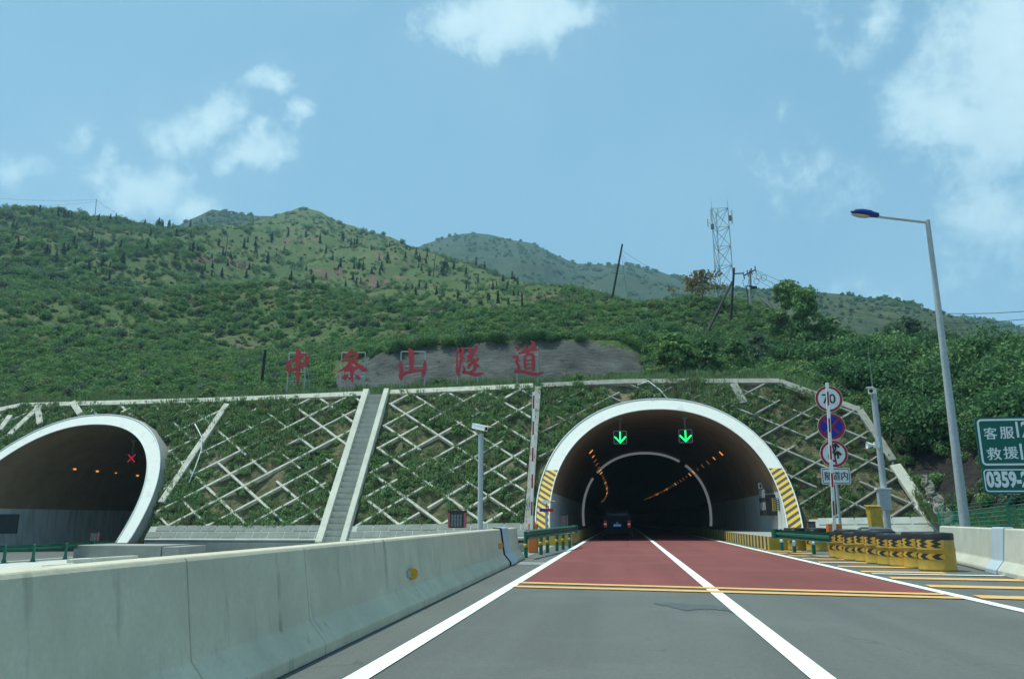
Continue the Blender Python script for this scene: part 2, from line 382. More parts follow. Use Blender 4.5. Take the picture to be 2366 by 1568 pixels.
M['hill'] = hill_mat('hillside_grass', (.07, .125, .045), (.10, .145, .055), (.175, .17, .075), (.20, .135, .09), 0, .8)
M['hill_far'] = hill_mat('far_hill_grass', (.035, .07, .035), (.05, .085, .04), (.085, .10, .05), (.2, .16, .12), .06, .5)
M['hill_right'] = hill_mat('right_hill_grass', (.04, .072, .036), (.065, .09, .045), (.13, .13, .065), (.2, .16, .11), .12, .3)
M['slope_soil'] = hill_mat('slope_soil', (.13, .14, .065), (.19, .17, .095), (.28, .22, .14), (.38, .31, .22), 0, .6)
M['hill_soil'] = hill_mat('bare_hill_soil', (.16, .115, .08), (.22, .155, .11), (.12, .11, .06), (.27, .20, .15), 0, .6)
def rock_mat(name, col, sc=.5):
    t = NT(name); p = t.pos(); a = t.noise(p, sc, 9, .65); b = t.noise(p, 2.4, 8, .7, (.5, .5, 2.2)); g = t.noise(p, 14, 5, .7)
    c = t.mix(t.rng(a, .3, .7), cm(col, .6), cm(col, 1.25)); c = t.mix(t.rng(b, .46, .66, 0, .6), c, cm(col, .5)); c = t.mix(t.rng(g, .55, .8, 0, .5), c, cm(col, 1.5))
    t.bump(t.mth('ADD', b, t.mth('MULTIPLY', g, .5)), .6, 1.0); return t.out(c, .95, spec=.1)
M['rock'] = rock_mat('shotcrete_rock', (.20, .205, .19)); M['rock_dark'] = rock_mat('dark_rock', (.075, .068, .062)); M['rock_tan'] = rock_mat('tan_rock', (.24, .21, .165))

# ------------------------------------------------------------------ ground and roads
def sheet(name, pts, z, mat, kind='structure'):
    return tag(MB().poly([(x, y, z) for x, y in pts]).build(name, mat), kind=kind)
TAN = math.tan(R(54)); SY0 = 44.2; RY0 = 43.3                      # cut slope z=(Y-SY0)*TAN, portal face z=(Y-RY0)*TAN
SN = Vector((0, -math.sin(R(54)), math.cos(R(54)))); SD = Vector((0, math.cos(R(54)), math.sin(R(54))))
sheet('ground', [(-1500, -1500), (1500, -1500), (1500, 1500), (-1500, 1500)], -.95, M['gravel_ground'])
MB().box(-3.9, 30, -40, 43.9, -.9, -.008).build('verge', M['gravel_ground'])['kind'] = 'structure'
MB().box(-3.85, 9.2, 43.95, 330, -.9, -.012).build('tunnel_floor', M['asphalt'])['kind'] = 'structure'
sheet('road', [(-3.3, -40), (10.4, -40), (10.4, 43.9), (-3.3, 43.9)], -.003, M['asphalt'])
def strip(mb, pts, w, z):                                          # painted band along a path
    P = [Vector((x, y, 0)) for x, y in pts]; l = []; r = []
    for i, p in enumerate(P):
        t = (P[min(i+1, len(P)-1)]-P[max(i-1, 0)]).normalized(); n = Vector((-t.y, t.x, 0))*(w/2); l.append(p+n); r.append(p-n)
    o = len(mb.v); k = len(P)
    for a in l+r: mb.v.append((a.x, a.y, z))
    for i in range(k-1): mb.f.append((o+i, o+i+1, o+k+i+1, o+k+i)); mb.m.append(0)
TX = lambda Y: -((max(Y, 90)-90)**2)/4600.0                        # the tunnel bends gently left
def path(x0, x1, y0, y1, n=40): return [(x0+(x1-x0)*min(1, max(0, (y-y0)/(46-y0)))+TX(y), y) for y in np.linspace(y0, y1, n)]
red = [(-2.02, 16.2), (5.22, 14.7)]
sheet('red_road_surface', [(-2.02, 16.2), (5.24, 14.7), (5.44, 44), (5.44, 75), (-2.2, 75), (-2.2, 44)], .002, M['red_road'])
for nm, x0, x1, w in (('left_edge_line', -2.02, -2.22, .2), ('lane_line', 1.42, 1.62, .2), ('right_edge_line', 5.30, 5.46, .2)):
    mb = MB(); strip(mb, path(x0, x1, -30, 290, 90), w, .007); tag(mb.build(nm, M['line_white'], fix=False), kind='structure')
mb = MB(); strip(mb, [(-2.05, 15.95), (5.25, 14.45)], .34, .0118); strip(mb, [(-2.05, 15.05), (5.3, 13.85)], .34, .0118)
tag(mb.build('transverse_line', M['line_orange'], fix=False), kind='structure')
mb = MB()
for k in range(13):
    y = 9.6+k*2.12; xr = 9.6 if y < 17.5 else 6.3+.4*math.sin(k)
    if y >= 17.5: xr = {True: 8.2}.get(y < 20, 7.4 if y < 24 else 6.9)
    strip(mb, [(5.62, y+.25), (xr, y+.25-.28*(xr-5.6)/1.7)], .58, .0118)
tag(mb.build('hatch_marking', M['line_orange'], fix=False), kind='structure')
mb = MB(); strip(mb, [(5.62, 19.6), (8.35, 19.25)], .22, .016); strip(mb, [(-3.0, 23.1), (-2.2, 23.1)], .18, .0118); strip(mb, [(-3.0, 22.5), (-2.2, 22.5)], .12, .0118)
tag(mb.build('stop_marking', M['line_white'], fix=False), kind='structure')
# wet patch and tyre scuff on the asphalt
def blot(pts, z): 
    mb = MB(); strip(mb, pts, .1, z); return mb
OUT = [(1498, 1393), (1540, 1390.5), (1600, 1395), (1650, 1397), (1690, 1403), (1714, 1418), (1672, 1409), (1640, 1408), (1612, 1407), (1588, 1412), (1572, 1406), (1545, 1400)]
P_ = []
for (xa, ya), (xb, yb) in zip(OUT, OUT[1:]+OUT[:1]):
    for k in range(5): q = onZ(xa+(xb-xa)*k/5, ya+(yb-ya)*k/5); P_.append((q.x+random.uniform(-.03, .03), q.y+random.uniform(-.09, .09)))
sheet('road_stain', P_, .0035, paint('damp_asphalt', (.085, .098, .096), .6, .2, 9))
mb = MB()
for (xa, ya, xb, yb) in ((1300, 1303, 2010, 1321), (1395, 1275, 1800, 1283)): a, b = onZ(xa, ya), onZ(xb, yb); strip(mb, [(a.x, a.y), ((a.x+b.x)/2, (a.y+b.y)/2+.05), (b.x, b.y)], .05, .0045)
tag(mb.build('surface_joint', M['asphalt'], fix=False), kind='structure')
# left carriageway
sheet('left_road', [(-60, -40), (-28.9, -40), (-28.9, 44), (-29, 330), (-42, 330), (-60, 44)], -.80, M['asphalt'])
MB().box(-28.85, -4.0, -40, 43.2, -.93, -.79).build('median_apron', M['apron'])['kind'] = 'structure'
mb = MB(); strip(mb, [(-30.2, -40), (-30.2, 300)], .2, -.795); strip(mb, [(-40.6, -40), (-40.6, 300)], .2, -.795)
tag(mb.build('left_road_edge_line', M['line_white'], fix=False), kind='structure')

# ------------------------------------------------------------------ tunnel portals
def prof(cx, zc, a, b, zmin, n=56, e=2.15):                        # arch outline from the left foot over the crown to the right foot
    pts = []
    lo = -(zc-zmin)
    def hw(z): return a*(1-min(1, abs(z)/b)**e)**(1/e) if z > 0 else a*(1-.35*(abs(z)/b)**2)
    for i in range(n+1):
        th = math.pi*(1-i/n); c, s = math.cos(th), math.sin(th)
        x = math.copysign(abs(c)**(2/e), c)*a; z = abs(s)**(2/e)*b
        pts.append((cx+x, zc+z))
    k = 5; L_ = [(cx-hw(lo*(k-j)/k), zc+lo*(k-j)/k) for j in range(k)]; R_ = [(cx+hw(lo*(j+1)/k), zc+lo*(j+1)/k) for j in range(k)]
    return L_+pts+R_
def face(p, y0=RY0, t=TAN): return (p[0], y0+p[1]/t, p[1])
PORT = {'right': (2.27, 1.6, -.02), 'left': (-35.55, 1.25, -.80)}
AI, BI, AO, BO = 6.34, 6.30, 7.10, 7.03
def portal(key, label, striped, zfoot, ring_foot):
    cx, zc, zr = PORT[key]
    root = thing('tunnel_portal', label, 'tunnel portal', (cx, RY0, 0))
    inn = prof(cx, zc, AI, BI, zfoot); outp = prof(cx, zc, AO, BO, ring_foot); inr = prof(cx, zc, AI, BI, ring_foot)
    mb = MB()
    fi = [face(p) for p in inr]; fo = [face(p) for p in outp]; bo = [(p[0], RY0+p[1]/TAN+2.6, p[1]) for p in outp]
    n = len(fi); o = len(mb.v); mb.v += fi+fo+bo
    for k in range(n-1):
        mb.f.append((o+k, o+k+1, o+n+k+1, o+n+k)); mb.m.append(0)
        mb.f.append((o+n+k, o+n+k+1, o+2*n+k+1, o+2*n+k)); mb.m.append(1)
    mb.build('portal_ring', [ring_mat(key+'_portal_face', cx, striped), M['concrete_mid']], root, smooth=40)
    mb = MB(); mb.tube([Vector(q)+SN*.02 for q in [face(p) for p in outp]], .038, 6); mb.tube([Vector(q)+SN*.02 for q in fi], .034, 6)
    mb.build('edge_trim', M['cyan_white'], root, smooth=True)
    # the lining runs back into the hill
    secs = [[face(p) for p in inn]]
    for y in [50.5, 54, 60, 68, 78, 90]+[90+14*i for i in range(1, 17)]: secs.append([(p[0]+TX(y), y, p[1]) for p in inn])
    mb = MB(); mb.loft(secs, closed=False, caps=False); mb.poly(secs[-1])
    mb.build('tunnel_lining', lining_mat(key+'_lining', zr+2.75), root, smooth=40, fix=False)
    return root
pr = portal('right', 'white rimmed tunnel mouth with yellow and black stripes at both feet, red road running in', True, -.02, .50)
pl = portal('left', 'plain white rimmed tunnel mouth with a red cross light inside, cut by the picture edge', False, -.80, -.10)
# raised walkways with striped kerbs in the right tunnel
def walkway(name, label, x0, x1, ys, ye, face_x, z1, mats):
    mb = MB(); Yb = list(np.linspace(ys, 60, 6))+list(np.linspace(70, 290, 24))
    secs = [[(x0+TX(y), y, -.01), (x1+TX(y), y, -.01), (x1+TX(y), y, z1), (x0+TX(y), y, z1)] for y in Yb]
    b = len(mb.v); n = 4
    for q in secs: mb.v += q
    for i in range(len(secs)-1):
        for k in range(4):
            a = (b+i*n+k, b+i*n+(k+1)%n, b+(i+1)*n+(k+1)%n, b+(i+1)*n+k); mb.f.append(a)
            mb.m.append(1 if (k == 1 and face_x > 0) or (k == 3 and face_x < 0) else 0)
    mb.f.append((b, b+1, b+2, b+3)); mb.m.append(2)
    o = mb.build(name, mats, bevel=0); return tag(o, label, 'kerb')
walkway('tunnel_kerb', 'yellow and black kerb wall beside the left edge line at the tunnel mouth', -4.75, -2.5, 39.1, 290, 1, .56, [M['concrete_mid'], M['kerb_stripes'], M['yellow']])
walkway('tunnel_kerb', 'yellow and black kerb wall on the right of the red road, entering the tunnel', 5.92, 9.6, 34.3, 290, -1, .53, [M['concrete_mid'], M['kerb_stripes'], M['yellow']])
mb = MB(); mb.box(-29.7, -24.6, 40.2, 43.1, -.8, -.14); mb.box(-24.55, -23.6, 40.25, 43.1, -.8, -.2); mb.box(-29.7, -28.9, 43.1, 120, -.8, -.14)
tag(mb.build('concrete_plinth', M['concrete_mid'], bevel=.03), 'grey concrete block under the foot of the plain white tunnel rim', 'plinth')
# grey contour ring deep inside the right tunnel
mb = MB(); q = prof(2.27, 1.6, 6.22, 6.12, .6)
for seg in (q[:17], q[18:44], q[45:]): mb.tube([(x, 80, z) for x, z in seg], .13, 6)
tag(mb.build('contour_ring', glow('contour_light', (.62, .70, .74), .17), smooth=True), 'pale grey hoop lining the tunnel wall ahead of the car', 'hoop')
# lamps
lamp_m = glow('sodium_glow', (1.0, .40, .10), .95); lamp_dim = glow('dim_sodium_glow', (1.0, .40, .12), .16)
def lamp_row(cx, zc, ang, y0, n, step, label, group, skip=()):
    proto = None
    a = R(ang); dx, dz = math.cos(a), math.sin(a)
    for i in range(n):
        y = y0+i*step
        if i in skip: continue
        p = Vector((cx+6.2*dx+TX(y), y, zc+6.1*dz))
        if proto is None:
            mb = MB(); t = Vector((-dz, 0, dx)); nrm = Vector((dx, 0, dz))
            mb.obox((0, 0, 0), t*.17, Vector((0, .05, 0)), nrm*.03); mb.obox(nrm*.065, t*.21, Vector((0, .10, 0)), nrm*.03, 1)
            proto = mb.build('tunnel_lamp', [lamp_m, M['black']]); dim = proto.data.copy(); dim.materials[0] = lamp_dim; o = proto
        else:
            o = proto.copy(); COL.objects.link(o)
            if (i*7) % 5 in (1, 3, 4) or i % 8 == 2: o.data = dim
        o.location = p; tag(o, label, 'lamp', group)
        if i % 3 == 0: o.scale = (1, 1, 1)
        elif i % 3 == 1: o.scale = (.75, .75, .75)
lamp_row(2.27, 1.6, 42, 56, 30, 4.4, 'orange lamp in the diagonal row under the tunnel roof, above the right wall', 'orange lamps along the right side of the tunnel roof')
lamp_row(2.27, 1.6, 135, 56, 38, 4.4, 'orange lamp in the steep row under the tunnel roof, above the black car', 'orange lamps along the left side of the tunnel roof')
for (x, y, lb) in ((173, 1083, 'orange lamp in the plain white tunnel mouth, farthest from the red cross'), (225, 1088, 'second orange lamp from the edge in the plain white tunnel mouth'), (268, 1092, 'faint small orange lamp in the dark of the plain white tunnel mouth'), (318, 1098, 'orange lamp closest to the red cross in the plain white tunnel mouth')):
    p = onY(x, y, 60); d = ray(x, y); p = C0+d*(-40.55/d.x)
    k = .55 if x == 268 else 1; mb = MB(); mb.box(-.03, .03, -.13*k, .13*k, -.06*k, .05*k); mb.box(-.12, -.04, -.26*k, .26*k, -.12*k, .14*k, 1)
    o = mb.build('tunnel_lamp', [lamp_m, M['galv_dark']]); o.location = p; tag(o, lb, 'lamp', 'lamps in the left tunnel')
# lane signals
def signal(x, y, Y, size, col, shape, label, top):
    c = onY(x, y, Y); root = thing('lane_signal', label, 'lane signal', c); h = size/2
    mb = MB(); mb.box(c.x-h, c.x+h, Y, Y+.12, c.z-h, c.z+h); mb.build('housing', M['black_rubber'], root, bevel=.01)
    mb = MB()
    for (a, b, e, f) in ((-h, h, -h, -h+.04), (-h, h, h-.04, h), (-h, -h+.04, -h, h), (h-.04, h, -h, h)): mb.box(c.x+a, c.x+b, Y-.02, Y-.002, c.z+e, c.z+f)
    mb.build('frame', M['galv'] if shape == 'arrow' else M['black'], root)
    mb = MB(); w = size*.11
    B = lambda p, q, k: mb.beam((c.x+p[0]*h, Y-.012-.003*k, c.z+p[1]*h), (c.x+q[0]*h, Y-.012-.003*k, c.z+q[1]*h), w, .012, (0, 1, 0))
    if shape == 'arrow': B((0, .85), (0, -.72), 0); B((.04, -.8), (-.84, .12), 1); B((-.04, -.8), (.84, .12), 2)
    else: B((-.75, .75), (.75, -.75), 0); B((-.75, -.75), (.75, .75), 1)
    mb.build('light_symbol', glow('signal_'+shape, col, 1.7 if shape == 'arrow' else .30), root)
    mb = MB(); mb.tube([(c.x, Y+.06, c.z+h), (c.x, Y+.06, top)], .05, 8); mb.box(c.x-.16, c.x+.16, Y-.05, Y+.17, top-.05, top+.1); mb.build('hanger', M['galv_dark'], root)
signal(1433, 1010, 51, .86, (.02, 1.0, .22), 'arrow', 'square lane signal with a glowing green down arrow, above the black car', 7.55)
signal(1584, 1007, 51, .86, (.02, 1.0, .22), 'arrow', 'square lane signal with a glowing green down arrow, over the empty lane', 7.55)
signal(304, 1058, 54, .75, (1.0, .06, .09), 'cross', 'dark lane signal with a glowing red cross in the plain white tunnel', 6.9)
# fittings on the right tunnel wall
def wallbox(name, label, cat, xa, ya, xb, yb, Y, d, mats, extra=None):
    a, b = onY(xa, ya, Y), onY(xb, yb, Y); mb = MB()
    x0, x1 = sorted((a.x, b.x)); z0, z1 = sorted((a.z, b.z))
    if extra is None: mb.box(x0, x1, Y, Y+d, z0, z1)
    else: extra(mb, x0, x1, z0, z1, Y)
    return tag(mb.build(name, mats), label, cat)
def _cab(mb, x0, x1, z0, z1, Y):
    mb.box(x0, x1+.3, Y, Y+2.2, z0, z1)
    for i in range(4):
        for j in range(2): mb.box(x0-.012, x0-.002, Y+.2+i*.5, Y+.5+i*.5, z0+.3+j*.7, z0+.75+j*.7, 1)
wallbox('cable_cabinet', 'dark open cable cabinet on the tunnel wall beside the striped rim', 'cabinet', 1772, 1190, 1781, 1142, 46.5, 1, [M['black'], M['galv']], _cab)
def _sg(mb, x0, x1, z0, z1, Y):
    mb.box(x0, x1, Y, Y+.05, z0, z1)
    n = 6
    for k in range(n):
        zz = z0+(z1-z0)*(k+.3)/n; mb.box(x0+.25*(x1-x0), x1-.25*(x1-x0), Y-.01, Y-.002, zz, zz+(z1-z0)*.4/n, 1)
wallbox('wall_sign', 'narrow yellow notice board beside the dark cabinet in the tunnel mouth', 'sign', 1785.5, 1180, 1793, 1150, 45.6, .05, [M['yellow'], M['black']], _sg)
wallbox('wall_sign', 'narrow green notice board next to the yellow one in the tunnel mouth', 'sign', 1794, 1180, 1800, 1150, 45.6, .05, [M['green'], M['white']], _sg)
def _ex(mb, x0, x1, z0, z1, Y):
    mb.box(x0, x1, Y, Y+.08, z0, z1); w = (x1-x0); mb.box(x0+.22*w, x1-.22*w, Y-.01, Y-.002, z0+.12*(z1-z0), z1-.12*(z1-z0), 1); mb.box(x0+.4*w, x1-.38*w, Y-.02, Y-.012, z0+.25*(z1-z0), z1-.25*(z1-z0), 2)
wallbox('emergency_sign', 'small square green and white box with a dark slot on the brown tunnel wall', 'sign', 1749, 1131, 1764, 1113, 50, .08, [M['green'], M['white'], M['black']], _ex)
wallbox('equipment_niche', 'dark square equipment door on the wall of the plain white tunnel', 'niche door', -20, 1232, 43, 1187, 47.4, .1, [M['black']])

# ------------------------------------------------------------------ the cut slope
TOP = [(-60, 6.6), (-50, 7.3), (-46, 8.5), (-43.1, 9.18), (-28, 9.27), (-17, 9.52), (-15.4, 9.58), (-8, 9.75), (0, 10.0), (10.2, 9.76), (14.45, 7.64), (15.17, 4.85), (16.15, 1.1), (16.6, .5)]
ztop = lambda x: float(np.interp(x, [p[0] for p in TOP], [p[1] for p in TOP]))
zbase = lambda x: float(np.interp(x, [-40, -16, 3, 16.6], [-.05, .0, .25, .42]))
def on_slope(x, z, h=0.0): return Vector((x, SY0+z/TAN, z))+SN*h
def in_port(x, z, g=0.0):
    for (cx, zc, zr) in PORT.values():
        dx = abs(x-cx)/(AO+g); dz = max(0, z-zc)/(BO+g)
        if dx < 1.02 and dx**2.15+dz**2.15 < 1: return True
    return False
xs = np.arange(-60, 16.61, .3); ns = 44; V = []; mid = {}
for i, x in enumerate(xs):
    for j in range(ns+1):
        z = -.1+(ztop(x)+.1)*j/ns; b = .10*math.sin(x*1.3+z)+.08*math.sin(x*3.1-z*2.2)+random.uniform(-.05, .05)
        V.append(tuple(on_slope(x, z, b-.06)))
Q = []
for i in range(len(xs)-1):
    for j in range(ns):
        xm = (xs[i]+xs[i+1])/2; zm = -.1+(ztop(xm)+.1)*(j+.5)/ns
        if in_port(xm, zm, -.3): continue
        Q.append((i*(ns+1)+j, (i+1)*(ns+1)+j, (i+1)*(ns+1)+j+1, i*(ns+1)+j+1))
tag(link('slope_soil', arrays('slope_soil', V, Q, M['slope_soil'])), kind='structure')
ST0, ST1 = -16.96, -15.92                                            # the stair flight
def lattice(name, label, xa, xb, mat, W=2.5, Hs=1.95, ph=0.0, w=.14, gap=.1):
    """diagonal concrete ribs between xa and xb"""
    mb = MB(); r = random.Random(name+str(xa)); cnt = 0
    smax = 12.5
    for sgn in (1, -1):
        for k in range(-60, 60):
            run = []; t = -2.0
            def flush(run):
                nonlocal cnt
                if len(run) > 4:
                    h = .075+.012*(cnt % 2)+(.02 if sgn > 0 else 0); cnt += 1
                    mb.beam(on_slope(*run[0], h*.5), on_slope(*run[-1], h*.5), w*r.uniform(.8, 1.15), h+.2, SN)
            while t < smax:
                s = t; x = (xa+xb)/2+sgn*(s/Hs)*W+(k+ph)*W
                z = s*math.sin(R(54))+zbase(x)
                ok = xa < x < xb and zbase(x)+.55 < z < ztop(x)-.12 and not in_port(x, z, .12)
                if ok and run and r.random() < gap*.12: flush(run); run = []; t += r.uniform(.2, .7); continue
                if ok: run.append((x, z))
                elif run: flush(run); run = []
                t += .1
            flush(run)
    return mb
def edge_beam(mb, pts, w=.42, h=.3):
    for a, b in zip(pts, pts[1:]): mb.beam(on_slope(*a, .1), on_slope(*b, .1), w, h, SN)
mb = lattice('a', '', -60, ST0-.5, M['beam'], ph=.2)
edge_beam(mb, [(-50, 7.3), (-46, 8.5), (-43.1, 9.16)]); edge_beam(mb, [(x, ztop(x)-.02) for x in np.linspace(-43.1, ST0-.45, 12)])
a, b = (-26.9, 9.1), (-28.6, 3.0)
q0, q1 = onY(528, 940, 50.6), onY(377, 1165, 46.0)
for (xa, ya, xb, yb) in ((528, 940, 377, 1167), (100, 942, 28, 1010), (172, 935, 190, 962), (92, 942, 98, 985), (30, 966, 5, 1000)):
    def sp(x, y):
        d = ray(x, y); k = (-SY0*TAN-H)/(d.z-d.y*TAN); return C0+d*k
    mb.beam(sp(xa, ya)+SN*.12, sp(xb, yb)+SN*.12, .42, .5, SN)
tag(mb.build('slope_lattice', M['beam'], bevel=.02), 'long pale diamond lattice on the planted slope, between the stairs and the plain white tunnel', 'slope lattice')
mb = lattice('b', '', ST1+.5, -5.6, M['beam'], ph=.6)
edge_beam(mb, [(x, ztop(x)-.02) for x in np.linspace(ST1+.45, -5.7, 6)])
tag(mb.build('slope_lattice', M['beam'], bevel=.02), 'pale diamond lattice on the planted slope, between the stairs and the striped tunnel rim', 'slope lattice')
mb = lattice('c', '', -5.0, 16.4, M['beam_grey'], W=2.9, ph=.35, w=.12, gap=.3)
edge_beam(mb, [(x, ztop(x)-.02) for x in np.linspace(-5.2, 10.2, 9)], .4); edge_beam(mb, [(10.2, 9.74), (14.45, 7.62), (15.0, 5.6), (15.3, 4.4)], .44, .22)
mb.beam(on_slope(7.3, 9.6, .12), on_slope(7.7, 8.2, .12), .5, .3, SN)
mb.beam(on_slope(-5.3, .5, .14), on_slope(-5.35, 9.7, .14), .42, .3, SN)
tag(mb.build('slope_lattice', M['beam_grey'], bevel=.02), 'grey lattice with a pale capping beam over and right of the striped tunnel rim', 'slope lattice')
# crumbling channel and rubble edge at the slope's right end
mb = MB(); mb.beam(on_slope(15.3, 4.1, .14), on_slope(16.0, 1.6, .14), .62, .3, SN); mb.beam(on_slope(15.9, 1.9, .15), on_slope(16.6, .5, .15), .95, .3, SN)
tag(mb.build('drain_channel', M['concrete_pale'], bevel=.05), 'broken pale concrete drain channel running down beside the rubble edge', 'drain channel')
C_ = [(2132, 1098, 13), (2142, 1118, 22), (2157, 1146, 30), (2176, 1178, 34), (2194, 1208, 36), (2208, 1230, 40)]; g_ = random.Random(4); V = []
for i in range(41):
    u = i/40*(len(C_)-1); k = min(int(u), len(C_)-2); f = u-k; x, y, w = (C_[k][q]*(1-f)+C_[k+1][q]*f for q in range(3))
    for j in range(9): e = j/8-.5; V.append(tuple(onR(x+w*e+3*math.sin(i*.7+j), y-6*e, 44.6-i*.055-.45*math.cos(e*2.9)+g_.uniform(-.12, .12))))
Q = [(i*9+j, i*9+j+1, i*9+j+10, i*9+j+9) for i in range(40) for j in range(8)]
tag(link('rubble_pitching', arrays('rubble_pitching', V, Q, rock_mat('pale_rubble', (.50, .49, .42), 1.8))), 'curving strip of pale stone rubble between the slope and the dark rock face', 'stone edging')
# masonry foot
def masonry(name, label, xa, xb, h=.75):
    mb = MB(); z0 = zbase(xa); rows = 2
    n = int((xb-xa)/.95); r = random.Random(xa)
    zt = lambda x: zbase(x)+h
    mb.beam(on_slope((xa), (zbase(xa)+zt(xa))/2-.05, .13), on_slope(xb, (zbase(xb)+zt(xb))/2-.05, .13), h/math.sin(R(54)), .22, SN, 1)
    for row in range(rows):
        for i in range(n+1):
            x0 = xa+i*.95+(.45 if row else 0); x1 = min(x0+.89, xb-.03)
            if x1-x0 < .2: continue
            zl = lambda x: zbase(x)+.02+row*h/2; 
            c0, c1 = on_slope(x0, zl(x0)+.04, .25), on_slope(x1, zl(x1)+.04, .25); up = SD*(h/2/math.sin(R(54))-.075)
            mb.slab([c0, c1, c1+up, c0+up], SN*r.uniform(.006, .022), 0)
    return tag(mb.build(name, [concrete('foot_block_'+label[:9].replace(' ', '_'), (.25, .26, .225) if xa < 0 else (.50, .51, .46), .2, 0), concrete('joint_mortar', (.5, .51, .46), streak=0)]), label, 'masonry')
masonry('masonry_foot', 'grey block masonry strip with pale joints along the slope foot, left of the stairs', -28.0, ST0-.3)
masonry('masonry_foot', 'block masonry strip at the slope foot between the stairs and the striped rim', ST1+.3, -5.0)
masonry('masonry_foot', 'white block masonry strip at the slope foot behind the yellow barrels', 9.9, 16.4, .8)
mb = MB(); mb.box(-28, -5, 43.95, 44.6, -.8, -.06); tag(mb.build('foot_wall', M['concrete_mid'], bevel=.02), 'low dark concrete wall under the block masonry strip', 'low wall')
# stairs
st = thing('concrete_stairs', 'long straight concrete stair flight climbing the planted slope with pale side walls', 'stairs', (-16.47, SY0, 0))
mb = MB(); nst = 27; z0, z1 = -.1, 9.5
for i in range(nst):
    za = z0+(z1-z0)*i/nst; zb = z0+(z1-z0)*(i+1)/nst; ya = SY0+za/TAN-.18; yb = SY0+zb/TAN-.18
    mb.add([(ST0, ya, za), (ST1, ya, za), (ST1, ya-.02, zb), (ST0, ya-.02, zb), (ST0, yb+.02, zb), (ST1, yb+.02, zb), (ST0, ya-.045, zb-.05), (ST1, ya-.045, zb-.05), (ST0, ya-.045, zb), (ST1, ya-.045, zb)],
           [(0, 1, 7, 6), (6, 7, 9, 8), (8, 9, 5, 4)])
mb.build('flight', concrete('step_concrete', (.43, .42, .36), .2, .3), st, fix=False)
for x, w_ in ((ST0-.21, .42), (ST1+.18, .35)):
    mb = MB(); mb.beam(on_slope(x, -.25, .2), on_slope(x, 9.7, .2), w_, .46, SN); mb.build('side_wall', M['concrete_pale'], st, bevel=.03)

# ------------------------------------------------------------------ hills
def vnoise(x, y, seed=0):
    xi = np.floor(x).astype(np.int64); yi = np.floor(y).astype(np.int64); xf = x-xi; yf = y-yi
    def h(a, b):
        n = (a*374761393+b*668265263+seed*974634777) & 0x7fffffff; n = ((n ^ (n >> 13))*1274126177) & 0x7fffffff
        return ((n ^ (n >> 16)) & 0xffff)/65535.0
    u = xf*xf*(3-2*xf); v = yf*yf*(3-2*yf)
    return (h(xi, yi)*(1-u)+h(xi+1, yi)*u)*(1-v)+(h(xi, yi+1)*(1-u)+h(xi+1, yi+1)*u)*v
def fbm(x, y, oct=5, seed=0):
    t = 0; a = .5
    for i in range(oct): t = t+a*(vnoise(x, y, seed+i)-.5); x = x*2.03+7; y = y*2.03+3; a *= .5
    return t
FWn, RTn, UPn, C0n = (np.array(v) for v in (FW, RT, UP, C0))
def onR_np(x, y, r):
    d = FWn[None]+RTn[None]*((x-CX)/F)[:, None]+UPn[None]*((CY-y)/F)[:, None]
    return C0n[None]+d*(r/np.hypot(d[:, 0], d[:, 1]))[:, None]
def hill(name, keys, rows, mat, nx, sub, amp, freq, seed, flat_rows=1, kind='structure', faces_mat=None):
    """a ground sheet through rows of surveyed points (x, y, distance); rows run from the foot to behind the crest"""
    if flat_rows:                                                  # the near hillside runs on past the picture edge
        rows = [(list(r[0])+[3700], list(r[1])+[r[1][-1]+8], list(r[2])+[r[2][-1]]) for r in rows]; keys = [keys[0], 3700]
    xs = np.linspace(keys[0], keys[-1], nx); P = []; T = []
    R3 = [onR_np(xs, np.interp(xs, r[0], r[1]), np.interp(xs, r[0], r[2])) for r in rows]
    for i in range(len(R3)-1):
        n = sub[i]
        for j in range(n): P.append(R3[i]*(1-j/n)+R3[i+1]*(j/n)); T.append(i+j/n)
    P.append(R3[-1]); T.append(len(R3)-1.0)
    P = np.array(P); T = np.array(T)
    rad = np.hypot(P[..., 0], P[..., 1]); nz = fbm(P[..., 0]*freq, P[..., 1]*freq, 6, seed)
    top = len(rows)-2; fade = (np.clip((T-flat_rows)/.6, 0, 1)*np.clip((top-T)/1.2+.12, .12, 1))[:, None]
    P[..., 2] += nz*amp*fade*np.clip(rad/100, .3, 4)
    if flat_rows:
        k = np.clip((T-1)/.25, 0, 1)*np.clip((2.15-T)/.2, 0, 1); P[..., 1] += (fbm(P[..., 0]*.55, P[..., 2]*.9, 5, 8)*.8+fbm(P[..., 0]*.16, P[..., 2]*.2, 3, 18)*1.2)*k[:, None]
    ny = len(T); V = P.reshape(-1, 3); a = np.arange(ny-1)[:, None]*nx+np.arange(nx-1)[None]
    Q = np.stack([a, a+1, a+1+nx, a+nx], -1).reshape(-1, 4)
    mi = None
    if faces_mat is not None:
        c = P[:-1, :-1]; mi = faces_mat(np.broadcast_to(xs[None, :-1], c.shape[:2]), np.broadcast_to(T[:-1, None], c.shape[:2]), c).reshape(-1)
    me = arrays(name, V, Q, mat, mi=mi); me.shade_smooth(); o = tag(link(name, me), kind=kind)
    return o, BVHTree.FromPolygons([tuple(v) for v in V], [tuple(q) for q in Q]), P, T, xs
